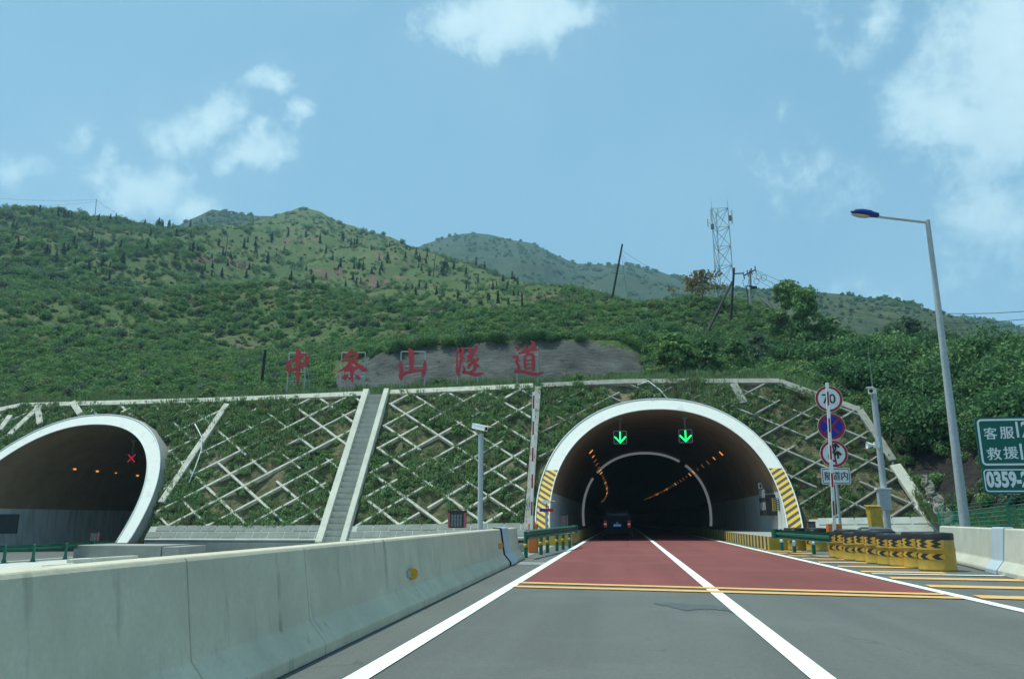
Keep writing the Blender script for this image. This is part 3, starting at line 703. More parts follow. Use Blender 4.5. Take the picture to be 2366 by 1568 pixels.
# near hillside: foot is tucked behind the top of the cut slope
def sl_r(x, y):                                                   # distance to the top of the cut slope
    d = ray(x, y); k = (-(SY0+.9)*TAN-H)/(d.z-d.y*TAN); p = d*k; return math.hypot(p.x, p.y)
kx = [-320, -150, 0, 50, 220, 430, 700, 880, 980, 1250, 1430, 1600, 1800, 1900, 2000, 2080, 2150, 2200, 2300, 2400, 2750]
y0 = [1010, 985, 975, 955, 945, 940, 931, 924, 920, 911, 899, 898, 898, 935, 985, 1085, 1205, 1215, 1222, 1226, 1235]
r0 = [sl_r(x, y)+.3 if x <= 1800 else v for x, y, v in zip(kx, y0, [0]*13+[54, 52.5, 50, 46.5, 44.5, 41, 38, 30])]
y1 = [985, 958, 945, 930, 922, 918, 910, 902, 896, 888, 879, 874, 872, 905, 965, 1065, 1190, 1195, 1185, 1180, 1180]
r1 = [r+e for r, e in zip(r0, [4]*8+[4, 4, 4, 5, 5, 3, 2, 1.2, 1, 1, 1.2, 1.5, 2])]
y2 = [880, 862, 850, 845, 838, 842, 845, 815, 797, 783, 788, 815, 842, 868, 900, 960, 1020, 1010, 1000, 990, 980]
r2 = [r+e for r, e in zip(r1, [24, 24, 22, 22, 20, 18, 12, 5, 4, 4, 4.2, 8, 8, 5, 4, 4, 4.5, 5, 6, 7, 8])]
A = lambda xs, ys, rs: (xs, ys, rs)
rows = [A(kx, y0, r0), A(kx, y1, r1), A(kx, y2, r2),
  A([-320, 0, 220, 430, 700, 980, 1250, 1430, 1600, 1750, 1900, 2050, 2200, 2366, 2750], [770, 765, 770, 780, 790, 752, 752, 757, 778, 806, 848, 866, 882, 887, 894], [130, 128, 122, 112, 98, 80, 76, 76, 80, 80, 72, 68, 62, 60, 56]),
  A([-320, 0, 220, 430, 700, 980, 1250, 1430, 1600, 1750, 1900, 2050, 2200, 2366, 2750], [650, 648, 662, 680, 705, 698, 716, 728, 742, 776, 822, 836, 845, 852, 857], [205, 205, 195, 180, 150, 130, 100, 96, 96, 96, 88, 82, 78, 74, 70]),
  A([-320, 0, 220, 430, 700, 860, 980, 1250, 1430, 1600, 1750, 1800, 1850, 1900, 2050, 2200, 2366, 2750], [545, 548, 572, 590, 600, 618, 640, 677, 703, 716, 745, 774, 800, 811, 823, 834, 841, 846], [300, 300, 290, 285, 300, 270, 235, 145, 122, 118, 112, 109, 106, 102, 95, 90, 86, 82]),
  A([-320, 0, 100, 220, 330, 430, 560, 640, 700, 745, 790, 860, 975, 1080, 1150, 1250, 1330, 1430, 1600, 1750, 1800, 1850, 1900, 2050, 2200, 2366, 2750],
    [455, 482, 492, 507, 517, 522, 518, 498, 477, 492, 516, 537, 578, 612, 632, 660, 678, 699, 711, 741, 771, 797, 808, 820, 831, 838, 843],
    [390, 385, 385, 385, 390, 400, 430, 520, 560, 540, 500, 470, 420, 350, 290, 215, 175, 150, 138, 128, 122, 119, 116, 106, 100, 96, 92])]
last = rows[-1]; rows.append(A(last[0], [y+60 for y in last[1]], [r*1.35+30 for r in last[2]]))
def fm(x, t, c):
    m = np.zeros(x.shape, np.int32)
    n = fbm(c[..., 0]*.25, c[..., 2]*.4, 4, 5)
    m[(t > .92+n*.3) & (t < 2.02+n*.6) & (x > 735+(t-.9)*85+n*170) & (x < 1512-(t-.9)*95+n*190)] = 1
    m[(t > .5) & (t < 2.05+n*.6) & (x > 2040+n*60)] = 2
    m[(t > 1.2) & (t < 2.7) & (x > 1640+n*200) & (x < 1780+n*200) & (n > -.02)] = 3
    m[(t > 2.2) & (t < 4.2) & (x > 1780) & (x < 2260) & (n > .05)] = 3
    q = c-C0n; zz = q@FWn; vx = CX+F*(q@RTn)/zz; vy = CY-F*(q@UPn)/zz
    for (ex, ey, rx, ry, sl) in ((520, 612, 70, 9, .2), (760, 641, 44, 11, -.05), (452, 712, 13, 24, .5), (865, 660, 36, 10, .1), (1255, 690, 75, 10, .05), (235, 822, 46, 16, .1), (40, 828, 60, 12, .05), (560, 800, 30, 10, .1), (1480, 700, 40, 8, 0), (690, 560, 46, 6, -.1), (900, 600, 60, 5, .2)):
        dx = vx-ex; e = (dx/rx)**2+((vy-ey-sl*dx)/ry)**2; m[(e < 1+n*2.5) & (t > 2.1)] = 4
    return m
near, BV, PN, TN, XN = hill('hillside', [-320, 2750], rows, [M['hill'], M['rock'], M['rock_dark'], M['rock_tan'], M['hill_soil']], 580, [3, 18, 16, 22, 22, 26, 10], 9.0, .03, 3, 2.0, faces_mat=fm)
def hit(x, y):
    d = ray(x, y).normalized(); p = BV.ray_cast(C0, d)[0]
    return p
def ground_z(X, Y):
    p = BV.ray_cast(Vector((X, Y, 500)), Vector((0, 0, -1)))[0]
    return p.z if p else 0
FAR = []
def far_hill(name, xs, ys, r, mat, seed, foot=.42, amp=7):
    ys = np.array(ys, float); rr = np.full(len(xs), float(r))
    R_ = [(xs, list(900+0*ys), list(rr*foot)), (xs, list(ys*.45+.55*860), list(rr*(foot+.3*(1-foot)))), (xs, list(ys*.8+.2*800), list(rr*(foot+.7*(1-foot)))), (xs, list(ys), list(rr)), (xs, list(ys+40), list(rr*1.3))]
    h_ = hill(name, [xs[0], xs[-1]], R_, mat, 300, [10, 24, 30, 6], amp, .02, seed, 0); FAR.append((h_[0], h_[2], 1500, 1.0)); return h_[0]
far_hill('hill', [330, 400, 430, 460, 490, 510, 530, 545, 560, 600, 640, 700, 760, 900], [545, 528, 510, 498, 484, 487, 494, 492, 497, 500, 500, 510, 530, 560], 760, [M['hill_far']], 21, .6, 7)
far_hill('hill', [860, 930, 975, 1010, 1040, 1070, 1100, 1130, 1160, 1220, 1250, 1280, 1310, 1330, 1400, 1450, 1500, 1560, 1600, 1650, 1700, 1780, 1900], [620, 592, 567, 554, 545, 539, 537, 541, 549, 560, 572, 588, 602, 611, 613, 613, 623, 640, 650, 660, 666, 680, 720], 950, [M['hill_far']], 31, .45, 9)
far_hill('hill', [1540, 1620, 1680, 1700, 1770, 1850, 1900, 1950, 2010, 2055, 2090, 2120, 2200, 2300, 2366, 2500, 2750], [690, 676, 668, 667, 666, 671, 676, 682, 690, 689, 698, 706, 730, 762, 780, 820, 890], 520, [M['hill_right']], 41, .4, 6)
far_hill('hill', [2050, 2150, 2200, 2230, 2300, 2366, 2450, 2750], [760, 742, 738, 736, 745, 757, 768, 800], 900, [M['hill_far']], 51, .6, 4)

# ------------------------------------------------------------------ plants
def leaves(blobs, n, size, shell=.35, up=.3, seed=0, asp=1.7, droop=0):
    """leaf faces spread through a few soft lumps: (x, y, z, rx, ry, rz)"""
    g = np.random.default_rng(seed); bl = np.array(blobs, float); w = (bl[:, 3]*bl[:, 4]*bl[:, 5])**(2/3); w /= w.sum()
    k = g.choice(len(bl), n, p=w); d = g.normal(size=(n, 3)); d /= np.linalg.norm(d, axis=1)[:, None]
    rad = 1-shell*g.random(n)**1.6*1.6; rad = np.clip(rad+g.normal(0, .10, n), .1, 1.25)
    c = bl[k, :3]+d*bl[k, 3:]*rad[:, None]
    nrm = d*.7+g.normal(size=(n, 3))*.6; nrm[:, 2] += up; nrm /= np.linalg.norm(nrm, axis=1)[:, None]
    t = np.cross(nrm, g.normal(size=(n, 3))); t /= np.linalg.norm(t, axis=1)[:, None]; b = np.cross(nrm, t)
    s = size*(.55+.9*g.random(n))[:, None]; t = t*s*asp*.5; b = b*s*.5
    if droop: t[:, 2] -= droop*s[:, 0]
    V = np.stack([c-t, c-b*1.0+t*.1, c+t, c+b+t*.1], 1).reshape(-1, 3); Q = np.arange(n*4).reshape(n, 4)
    return V, Q
def proto(name, mat, blobs, n, size, **k):
    V, Q = leaves(blobs, n, size, **k); me = arrays(name, V, Q, mat)
    return bpy.data.objects.new(name, me)
def blades(name, mat, n, h, spread, w, seed):
    g = np.random.default_rng(seed); V = []
    for i in range(n):
        a = g.random()*6.283; r = spread*g.random()**.7; p = np.array([r*math.cos(a), r*math.sin(a), 0]); l = h*(.5+.7*g.random()); b = g.random()*6.283
        tip = p+np.array([math.cos(a)*l*.45*g.random(), math.sin(a)*l*.45*g.random(), l]); s = np.array([math.cos(b), math.sin(b), 0])*w
        m = (p*.45+tip*.55)+np.array([0, 0, l*.06])
        V += [p-s*.6, m-s, tip, m+s]
    V = np.array(V); return bpy.data.objects.new(name, arrays(name, V, np.arange(len(V)).reshape(-1, 4), mat))
def bush_blobs(g, k=5, w=.5, h=.55):
    return [(g.uniform(-w, w)*.8, g.uniform(-w, w)*.8, h*g.uniform(.35, 1.0), g.uniform(.25, .5), g.uniform(.25, .5), g.uniform(.25, .48)) for _ in range(k)]
def scatter(name, pts, scl, idx, protos, parent=None, kind='stuff', zs=None):
    pc = bpy.data.collections.new(name+'_kinds')
    for i, p in enumerate(protos): p.name = '%02d_%s' % (i, p.name); pc.objects.link(p)
    me = bpy.data.meshes.new(name); n = len(pts); me.vertices.add(n); me.vertices.foreach_set('co', np.asarray(pts, np.float32).ravel())
    for nm, ty, dat in (('scl', 'FLOAT', np.asarray(scl, np.float32)), ('kid', 'INT', np.asarray(idx, np.int32)), ('rz', 'FLOAT', rng.random(n).astype(np.float32)*6.283), ('tl', 'FLOAT', rng.normal(0, .12, n).astype(np.float32)), ('zs', 'FLOAT', np.asarray(zs if zs is not None else np.ones(n), np.float32))):
        a = me.attributes.new(nm, ty, 'POINT'); a.data.foreach_set('value', dat)
    o = bpy.data.objects.new(name, me); COL.objects.link(o)
    ng = bpy.data.node_groups.new(name, 'GeometryNodeTree'); ng.interface.new_socket('Geometry', in_out='INPUT', socket_type='NodeSocketGeometry'); ng.interface.new_socket('Geometry', in_out='OUTPUT', socket_type='NodeSocketGeometry')
    N = ng.nodes.new; L = ng.links.new; gi = N('NodeGroupInput'); go = N('NodeGroupOutput'); ip = N('GeometryNodeInstanceOnPoints'); ci = N('GeometryNodeCollectionInfo')
    ci.inputs[0].default_value = pc; ci.inputs[1].default_value = True; ci.inputs[2].default_value = True; ip.inputs['Pick Instance'].default_value = True
    def at(nm, ty):
        q = N('GeometryNodeInputNamedAttribute'); q.data_type = ty; q.inputs[0].default_value = nm; return q.outputs[0]
    cx = N('ShaderNodeCombineXYZ'); L(at('tl', 'FLOAT'), cx.inputs[0]); L(at('rz', 'FLOAT'), cx.inputs[2])
    sv = N('ShaderNodeCombineXYZ'); s_ = at('scl', 'FLOAT'); mz = N('ShaderNodeMath'); mz.operation = 'MULTIPLY'; L(s_, mz.inputs[0]); L(at('zs', 'FLOAT'), mz.inputs[1])
    L(s_, sv.inputs[0]); L(s_, sv.inputs[1]); L(mz.outputs[0], sv.inputs[2])
    L(gi.outputs[0], ip.inputs['Points']); L(ci.outputs[0], ip.inputs['Instance']); L(at('kid', 'INT'), ip.inputs['Instance Index']); L(cx.outputs[0], ip.inputs['Rotation']); L(sv.outputs[0], ip.inputs['Scale']); L(ip.outputs[0], go.inputs[0])
    md = o.modifiers.new('scatter', 'NODES'); md.node_group = ng
    return tag(o, kind=kind)
G = np.random.default_rng(5)
def kinds(tagname, mats, n, size, k=5, cnt=5):
    return [proto(tagname, M[mats[i % len(mats)]], bush_blobs(G, k), n, size, seed=i*7+n) for i in range(cnt)]
def surf(n, t0, t1, x0, x1, dens=None, jit=.0):
    """random places on the near hillside between two heights of the sheet"""
    out = []; tr = []
    while len(out) < n:
        u = G.uniform(x0, x1); t = G.uniform(t0, t1)
        i = np.interp(u, XN, np.arange(len(XN))); j = np.interp(t, TN, np.arange(len(TN))); a, b = int(i), int(j); a = min(a, len(XN)-2); b = min(b, len(TN)-2)
        p = (PN[b, a]*(1-(i-a))+PN[b, a+1]*(i-a))*(1-(j-b))+(PN[b+1, a]*(1-(i-a))+PN[b+1, a+1]*(i-a))*(j-b)
        if dens is not None and G.random() > dens(u, t, p): continue
        out.append(p); tr.append((u, t))
    return np.array(out), np.array(tr)
# 1 shrubs over the hillside
def dn(u, t, p):
    n = float(fbm(np.array([p[0]*.03]), np.array([p[1]*.03]), 4, 9)[0])
    d = .9 if u < 900 else .8
    if t > 4.3 and 470 < u < 1300: d = .10
    elif t > 3.7 and 560 < u < 1250: d = .42
    if t > 4.6 and u < 470: d *= .6
    if 1 < t < 2.02 and 760 < u < 1490: d = 0.0
    if t < 2.05 and u > 2040: d = 0.03
    if 1640 < u < 2000 and t < 2.8: d = .3
    if u > 1850 and t > 2.2: d = .12
    return d*max(.12, min(1, .75+2.2*n))
P1, T1 = surf(12500, 1.0, 5.98, -300, 3000, dn)
r1_ = np.hypot(P1[:, 0], P1[:, 1]); sc1 = np.clip(r1_*.0086, .75, 3.2)*G.uniform(.55, 1.35, len(P1))
sc1[(T1[:, 1] > 4.2)] *= .8
shr = kinds('shrub', ['leaf', 'leaf', 'leaf_dark', 'leaf_grey', 'leaf', 'leaf_olive'], 520, .105, 9, 9)
wts = np.array([.2, .16, .12, .1, .12, .06, .1, .08, .06])
tag(scatter('hillside_shrubs', P1-np.array([0, 0, .12]), sc1, G.choice(9, len(P1), p=wts/wts.sum()), shr, zs=G.uniform(.8, 1.3, len(P1))))
fs, fsc = [], []
for o_, P_, n_, k_ in FAR:
    for q in range(n_):
        a = G.integers(4, P_.shape[0]-7); b = G.integers(0, P_.shape[1]-1); v = P_[a, b]*(1-.5)+P_[a+1, b+1]*.5
        if fbm(np.array([v[0]*.02]), np.array([v[1]*.02]), 3, 4)[0] < -.02 and G.random() < .8: continue
        fs.append(v); fsc.append(math.hypot(v[0], v[1])*.0036*G.uniform(.5, 1.6)*k_)
tag(scatter('far_hill_shrubs', fs, fsc, G.choice(5, len(fs)), kinds('far_shrub', ['leaf_dark', 'leaf', 'leaf_dark'], 60, .32, 5, 5)))
Ph, Th = surf(15000, 2.0, 5.97, -300, 3000, lambda u, t, p: .25 if u > 1850 else (.42 if t > 4.2 and 480 < u < 1300 else (1.0 if t > 3.2 else .6)))
rh = np.hypot(Ph[:, 0], Ph[:, 1])
tag(scatter('hillside_herbs', Ph-np.array([0, 0, .05]), np.clip(rh*.0036, .3, 1.5)*G.uniform(.5, 1.35, len(Ph)), G.choice(4, len(Ph), p=[.3, .3, .25, .15]), kinds('herb', ['leaf', 'leaf_olive', 'leaf_grey', 'leaf_dry'], 70, .26, 5, 4), zs=G.uniform(.5, 1.1, len(Ph))))
# 2 dry and green grass on the bench and the open hillside
def dg(u, t, p):
    if t < 1: return 1
    if 760 < u < 1480 and t < 2.0: return .02
    if u > 2040 and t < 2.05: return .05
    return .75
P2, T2 = surf(9000, .1, 5.9, -300, 2450, lambda u, t, p: dg(u, t, p)*(1 if t < 1.1 else .8))
r2_ = np.hypot(P2[:, 0], P2[:, 1])
gr = [blades('grass_tuft', M['leaf_tuft'], 46, 1, .6, .05, 1), blades('grass_tuft', M['leaf_olive'], 46, .9, .7, .05, 2), blades('grass_tuft', M['leaf_dry'], 40, .8, .7, .045, 3)]
tag(scatter('hillside_grass', P2-np.array([0, 0, .05]), np.clip(r2_*.006, .4, 2.2)*G.uniform(.5, 1.2, len(P2)), G.choice(3, len(P2), p=[.55, .33, .12]), gr))
Pb, Tb = surf(1500, .0, 1.05, -300, 1900, None)
tag(scatter('bench_grass', Pb-np.array([0, 0, .05]), G.uniform(.35, .8, len(Pb)), G.choice(3, len(Pb), p=[.6, .3, .1]), [o.copy() for o in gr]))
# 3 weeds on the cut slope
ps, sc, ki = [], [], []
while len(ps) < 8500:
    x = G.uniform(-55, 16.2); z = G.uniform(0, 10.0)
    if z > ztop(x)-.05 or z < zbase(x)+.7 or in_port(x, z, .08) or ST0-.5 < x < ST1+.5: continue
    n = float(fbm(np.array([x*.35]), np.array([z*.5]), 4, 77)[0])
    dry = x > 8.5
    if G.random() > (.27 if dry else .45)+2.0*n: continue
    ps.append(tuple(on_slope(x, z, -.05))); sc.append(G.uniform(.2, .48)*(1+.8*max(0, n))*(.8 if dry else 1)); ki.append(G.choice(6, p=[.2, .16, .22, .12, .2, .1] if not dry else [.1, .22, .1, .3, .1, .18]))
wd = [blades('weed', M['leaf_tuft'], 50, 1, .55, .06, 11), blades('weed', M['leaf_olive'], 46, .9, .6, .06, 12), proto('weed', M['leaf_tuft'], bush_blobs(G, 6), 260, .14, seed=5), blades('weed', M['leaf_dry'], 44, .8, .6, .05, 13), proto('weed', M['leaf'], bush_blobs(G, 7), 280, .13, seed=6), proto('weed', M['leaf_dark'], bush_blobs(G, 7), 280, .12, seed=8)]
tag(scatter('slope_weeds', ps, sc, ki, wd))
# 4 dense shrubs on the bank at the right
def dr(u, t, p): return 1.0 if t > 1.95 else (.5 if t > 1.8 else 0)
P4, T4 = surf(860, 1.85, 4.9, 1850, 3100, lambda u, t, p: dr(u, t, p)*min(1, max(.02, .42+7*float(fbm(np.array([p[0]*.16]), np.array([p[1]*.16]), 3, 31)[0]))))
bk = kinds('bank_bush', ['leaf', 'leaf_deep', 'leaf_dark', 'leaf_deep'], 2600, .05, 12, 6)
tag(scatter('bank_shrubs', P4-np.array([0, 0, .2]), np.where(T4[:, 1] > 3.4, .62, 1.0)*np.where(G.random(len(P4)) < .35, G.uniform(1.9, 3.2, len(P4)), G.uniform(.8, 1.7, len(P4))), G.choice(6, len(P4), p=[.1, .27, .1, .27, .1, .16]), bk, zs=G.uniform(.8, 1.25, len(P4))))
P5, T5 = surf(260, 2.02, 3.4, 1440, 1800, lambda u, t, p: 1 if not (1640 < u < 1770 and t < 2.5) else .12)
tag(scatter('hillock_shrubs', P5-np.array([0, 0, .15]), G.uniform(.8, 2.0, len(P5)), G.choice(6, len(P5)), [o.copy() for o in bk], zs=G.uniform(.9, 1.3, len(P5))))
P6, T6 = surf(160, 1.96, 2.5, 760, 1500, None)
tag(scatter('rock_edge_shrubs', P6-np.array([0, 0, .25]), G.uniform(.7, 1.5, len(P6)), G.choice(6, len(P6)), [o.copy() for o in bk], zs=G.uniform(.8, 1.1, len(P6))))

# ------------------------------------------------------------------ concrete barriers
def nj_sections(line, side, z1=.97, flip=1):
    """New Jersey profile swept along (x, y) toe points; side=+1: traffic face looks to +x"""
    pr_ = [(0, 0), (0, .10), (-.17, .30), (-.265, z1-.03), (-.285, z1), (-.49, z1), (-.51, z1-.03), (-.60, .30), (-.77, .10), (-.77, 0)]
    return [[(x+side*a, y, b) for a, b in pr_] for x, y in line]
XL = lambda y: -2.6-.0215*y
lb = thing('concrete_barrier', 'long grey concrete road barrier with rain streaks on the left of the road', 'barrier', (XL(10), 10, 0))
cuts = [-12, -6.5, -1.2, 3.05, 5.2, 7.35, 11.4, 15.9, 19.2, 21.75]
mb = MB()
for a, b in zip(cuts, cuts[1:]): mb.loft(nj_sections([(XL(a+.006), a+.006), (XL(b-.006), b-.006)], 1))
mb.build('wall', M['concrete'], lb, bevel=.012)
mb = MB(); mb.loft([[(x-.05 if i < 5 else x+.05, y, max(.0, z-.05)) for i, (x, y, z) in enumerate(q)] for q in nj_sections([(XL(-11.9), -11.9), (XL(21.7), 21.7)], 1)])
mb.build('joint_core', M['stain'], lb)  # dark core added so no light shows through the open joints
def disc_reflector(x, y, parent, r=.085):
    p = onR(x, y, 10); k = (p-C0)
    # where the ray meets the upper barrier face
    best = None
    for i in range(2000):
        q = C0+k*(i*.0015+.1)
        if q.x < XL(q.y)-.17-(q.z-.3)*.14: best = q; break
    a = best+Vector((.02, 0, 0)); mb = MB()
    n = Vector((.75, -.66, 0)).normalized()
    mb.tube([a+n*.03, a+n*.045, a+n*.06], [r, r, r*.9], 20); mb.tube([a+n*.061, a+n*.07], [r*.3, r*.25], 6)
    o = mb.build('reflector', M['amber'], parent, smooth=40)
    m2 = MB(); m2.obox(a+Vector((.0, -.10, 0)), (.012, 0, 0), (0, .09, 0), (0, 0, .045)); m2.build('bracket', M['galv'], o)
disc_reflector(947, 1324, lb); disc_reflector(1153, 1260, lb)
lb2 = thing('concrete_barrier', 'short end block of concrete barrier joining the green guardrail on the left', 'barrier', (XL(24), 24, 0))
mb = MB(); mb.loft(nj_sections([(XL(22.05), 22.05), (XL(25.6), 25.6)], 1)); mb.build('wall', M['concrete'], lb2, bevel=.012)
mb = MB(); q = nj_sections([(XL(21.8)+.035, 21.66), (XL(23)+.035, 23.1)], 1, 1.0); mb.loft([[(x, y, z+.004) for x, y, z in w] for w in q])
jc = mb.build('joint_cover', M['steel_pale'], lb2, bevel=.01); mb = MB(); mb.loft([[(x+.003, y, z+.002) for x, y, z in w] for w in nj_sections([(XL(21.6)+.035, 21.60), (XL(21.66)+.035, 21.65)], 1, 1.0)]); mb.build('cover_edge', M['stain'], lb2)
XR = lambda y: 8.44+.19*(y-20.08)
rb = thing('concrete_barrier', 'pale concrete barrier cut by the right picture edge', 'barrier', (XR(17), 17, 0))
mb = MB(); mb.loft(nj_sections([(XR(8), 8), (XR(19.8), 19.8)], -1, 1.02)); mb.build('wall', concrete('sunlit_barrier', (.52, .51, .43), streak=.3), rb, bevel=.012)
rb2 = thing('concrete_barrier', 'pale concrete barrier end standing behind the foremost yellow barrel', 'barrier', (XR(23), 23, 0))
mb = MB(); mb.loft(nj_sections([(XR(20.2), 20.2), (XR(27.6), 27.6)], -1, 1.02)); mb.build('wall', concrete('sunlit_barrier_end', (.52, .51, .43), streak=.3), rb2, bevel=.03)
mb = MB(); q = nj_sections([(XR(19.75)-.035, 19.75), (XR(20.7)-.035, 20.75)], -1, 1.045); mb.loft(q); mb.build('joint_cover', M['steel_pale'], rb2, bevel=.01)
# ------------------------------------------------------------------ guardrails
WB = [(.0, -.155), (.012, -.15), (.075, -.115), (.08, -.085), (.012, -.045), (.0, -.02), (.0, .02), (.012, .045), (.08, .085), (.075, .115), (.012, .15), (.0, .155)]
def wbeam(mb, pts, side):
    P = [Vector(p) for p in pts]; secs = []
    for i, p in enumerate(P):
        t = (P[min(i+1, len(P)-1)]-P[max(i-1, 0)]); t.z = 0; t.normalize(); n = Vector((t.y, -t.x, 0))*side
        secs.append([p+n*a+Vector((0, 0, b)) for a, b in WB]+[p+n*(a-.006)+Vector((0, 0, b)) for a, b in reversed(WB)])
    mb.loft(secs)
def guardrail(label, pts, posts, side, band, pz=0.0, zr=.70, end=None, base=None):
    root = thing('guardrail', label, 'guardrail', pts[0])
    mb = MB(); wbeam(mb, pts, side)
    if end is not None:
        e = Vector(pts[end]); mb.lathe([(.1, -.17), (.12, -.17), (.12, .17), (.1, .17), (.1, -.17)], 16, (e.x, e.y, e.z))
    mb.build('rail', M['green'], root, smooth=30)
    for (x, y) in posts:
        mb = MB(); mb.tube([(x, y, pz), (x, y, pz+.83)], .068, 14); mb.lathe([(.072, 0), (.0, .035)], 14, (x, y, pz+.83))
        if base: mb.lathe([(.13, .0), (.13, .02), (.07, .22)], 14, (x, y, pz)); mb.box(x-.17, x+.17, y-.17, y+.17, pz, pz+.02)
        p = mb.build('post', M['green'], root, smooth=40)
        if band: m2 = MB(); m2.lathe([(.0695, .33), (.0705, .33), (.0705, .45), (.0695, .45)], 14, (x, y, pz)); m2.build('reflective_band', M[band], p, smooth=True)
        m2 = MB(); m2.obox((x+side*.09*(1 if not base else 1), y, pz+zr), (.06, 0, 0), (0, .04, 0), (0, 0, .1)); m2.build('spacer', M['green'], root)
    return root
gl_ = [onZ(x, y) for x, y in ((1215, 1288), (1250, 1280.5), (1265, 1276), (1287, 1272), (1301, 1269), (1316, 1265.5))]
rp = [(p.x+.16, p.y) for p in gl_]; rp = [(rp[0][0]-.03, 25.3)]+rp+[(rp[-1][0]+.05, rp[-1][1]+.9)]
guardrail('green guardrail running from the left concrete barrier to the striped kerb', [(x, y, .73+.012*i) for i, (x, y) in enumerate(rp)], [(p.x, p.y) for p in gl_], 1, 'yellow', end=-1)
gr_ = [onZ(x, y) for x, y in ((1807, 1271.5), (1836, 1275.5), (1881, 1279.5))]
e0 = onY(1790, 1234, 31.6); e1 = onY(1915, 1238, 26.5)
guardrail('green guardrail in front of the striped tunnel foot, ending at the row of yellow barrels', [(e0.x+(e1.x-e0.x)*t, e0.y+(e1.y-e0.y)*t, .70-.03*t) for t in (0, .33, .66, 1)], [(p.x, p.y) for p in gr_], -1, 'white', end=0)
mb = MB(); p = gr_[1]; mb.tube([(p.x-.02, p.y-.066, .30), (p.x-.02, p.y-.0705, .30)], [.07, .07], 16)
tag(mb.build('round_emblem', M['white_sign']), 'small round pale sticker on the middle post of the guardrail near the barrels', 'sticker')
lp = []
for x, y in ((-60, 1302), (8, 1300.5), (75, 1298), (150, 1292), (213, 1284)):
    lp.append(onZ(x, y, -.8))
guardrail('green guardrail before the plain white tunnel mouth, seen from behind', [(lp[0].x-6, lp[0].y-5, -.14)]+[(p.x-.2, p.y, -.14) for p in lp]+[(lp[-1].x-.6, lp[-1].y+5.5, -.16)], [(p.x, p.y) for p in lp], -1, None, pz=-.8, zr=.66, base=True)
mb = MB(); a, b = onZ(160, 1302, -.8), onZ(312, 1292, -.8); mb.beam((a.x, a.y, -.70), (b.x, b.y, -.70), .35, .22, (0, 0, 1)); a, b = onZ(100, 1312, -.8), onZ(170, 1308, -.8); mb.beam((a.x, a.y, -.74), (b.x, b.y, -.74), .3, .16, (0, 0, 1))
tag(mb.build('low_kerb', M['concrete_pale'], bevel=.02), 'low pale concrete kerb pieces on the ground behind the left barrier', 'kerb')
# ------------------------------------------------------------------ barrels
def barrel(rs=1):
    root = thing('crash_barrel', '', 'barrel'); mb = MB(); r = .43
    mb.lathe([(0, 0), (r*.97, 0), (r, .02), (r, .05), (r*.985, .06), (r*.985, .48), (r*1.01, .495), (r*1.01, .53), (r*.985, .545), (r*.955, .76)], 40); mb.build('drum', M['yellow_barrel'], root, smooth=40)
    mb = MB(); mb.lathe([(r*.985, .735), (r*.985, .87), (r*.93, .90), (r*.5, .915), (0, .918)], 40); mb.build('lid', M['black_rubber'], root, smooth=40)
    def wrap(name, z0, z1, n, a0, a1, zig):
        rr = r*.99; bk = MB(); ch = bk; N = 60
        for k in range(N):
            t0, t1 = a0+(a1-a0)*k/N, a0+(a1-a0)*(k+1)/N
            bk.add([((rr+.002)*math.cos(t), (rr+.002)*math.sin(t), z) for t, z in ((t0, z0), (t1, z0), (t1, z1), (t0, z1))], [(0, 1, 2, 3)])
        zs = [z0+(z1-z0)*i/(2*zig) for i in range(2*zig+1)]
        for k in range(n):
            w = (a1-a0)/n; c = a0+w*(k+.42)
            for i in range(len(zs)-1):
                o0 = (-.17 if i % 2 else .17)*w; o1 = -o0
                sh = 4
                for q in range(sh):
                    u0, u1 = q/sh, (q+1)/sh
                    f = lambda u, e: c+(o0+(o1-o0)*u)+e*w*.25
                    for h in range(5):
                        ea, eb = -1+.4*h, -.6+.4*h; P = [(f(u0, ea), u0), (f(u0, eb), u0), (f(u1, eb), u1), (f(u1, ea), u1)]
                        ch.add([((rr+.005)*math.cos(t), (rr+.005)*math.sin(t), zs[i]+(zs[i+1]-zs[i])*u) for t, u in P], [(0, 1, 2, 3)], 1)
        bk.build(name, [paint('chevron_film_'+name, (.62, .36, .05), .45, .1, 7), M['black']], root, fix=False)
    wrap('upper_band', .55, .74, 3, R(150), R(272), 2); wrap('lower_band', .28, .41, 3, R(150), R(272), 1)
    return root
bp = [(1948, 1288, 0), (1965, 1291, 1), (1986, 1294.8, 0), (2013, 1298, 1), (2039, 1302.7, 1), (2068, 1305.9, 0), (2097, 1309, 0), (2132, 1313, 1), (2168, 1319.6, 1)]
bl = ['yellow crash barrel at the far end of the row, touching the green guardrail', 'second yellow crash barrel of the row counted from the guardrail', 'shorter yellow crash barrel, third of the row counted from the guardrail', 'yellow crash barrel fourth in the row counted from the guardrail', 'yellow crash barrel in the very middle of the row of nine', 'short scuffed yellow crash barrel just past the middle of the row', 'short yellow crash barrel third from the concrete barrier in the row', 'yellow crash barrel second from the concrete barrier in the row', 'foremost and largest looking yellow crash barrel, by the concrete barrier']
B0 = None
for i, (x, y, tall) in enumerate(bp):
    p = onZ(x, y); p = p+Vector((p.x, p.y, 0)).normalized()*.40
    if B0 is None: B0 = barrel(); o = B0
    else: o = dup(B0)
    o.location = (p.x, p.y, 0); o.rotation_euler = (0, 0, R(-2+G.uniform(-9, 9))); o.scale = (1, 1, 1.0 if tall else .93)
    tag(o, bl[i], 'barrel', 'yellow crash barrels in a row')
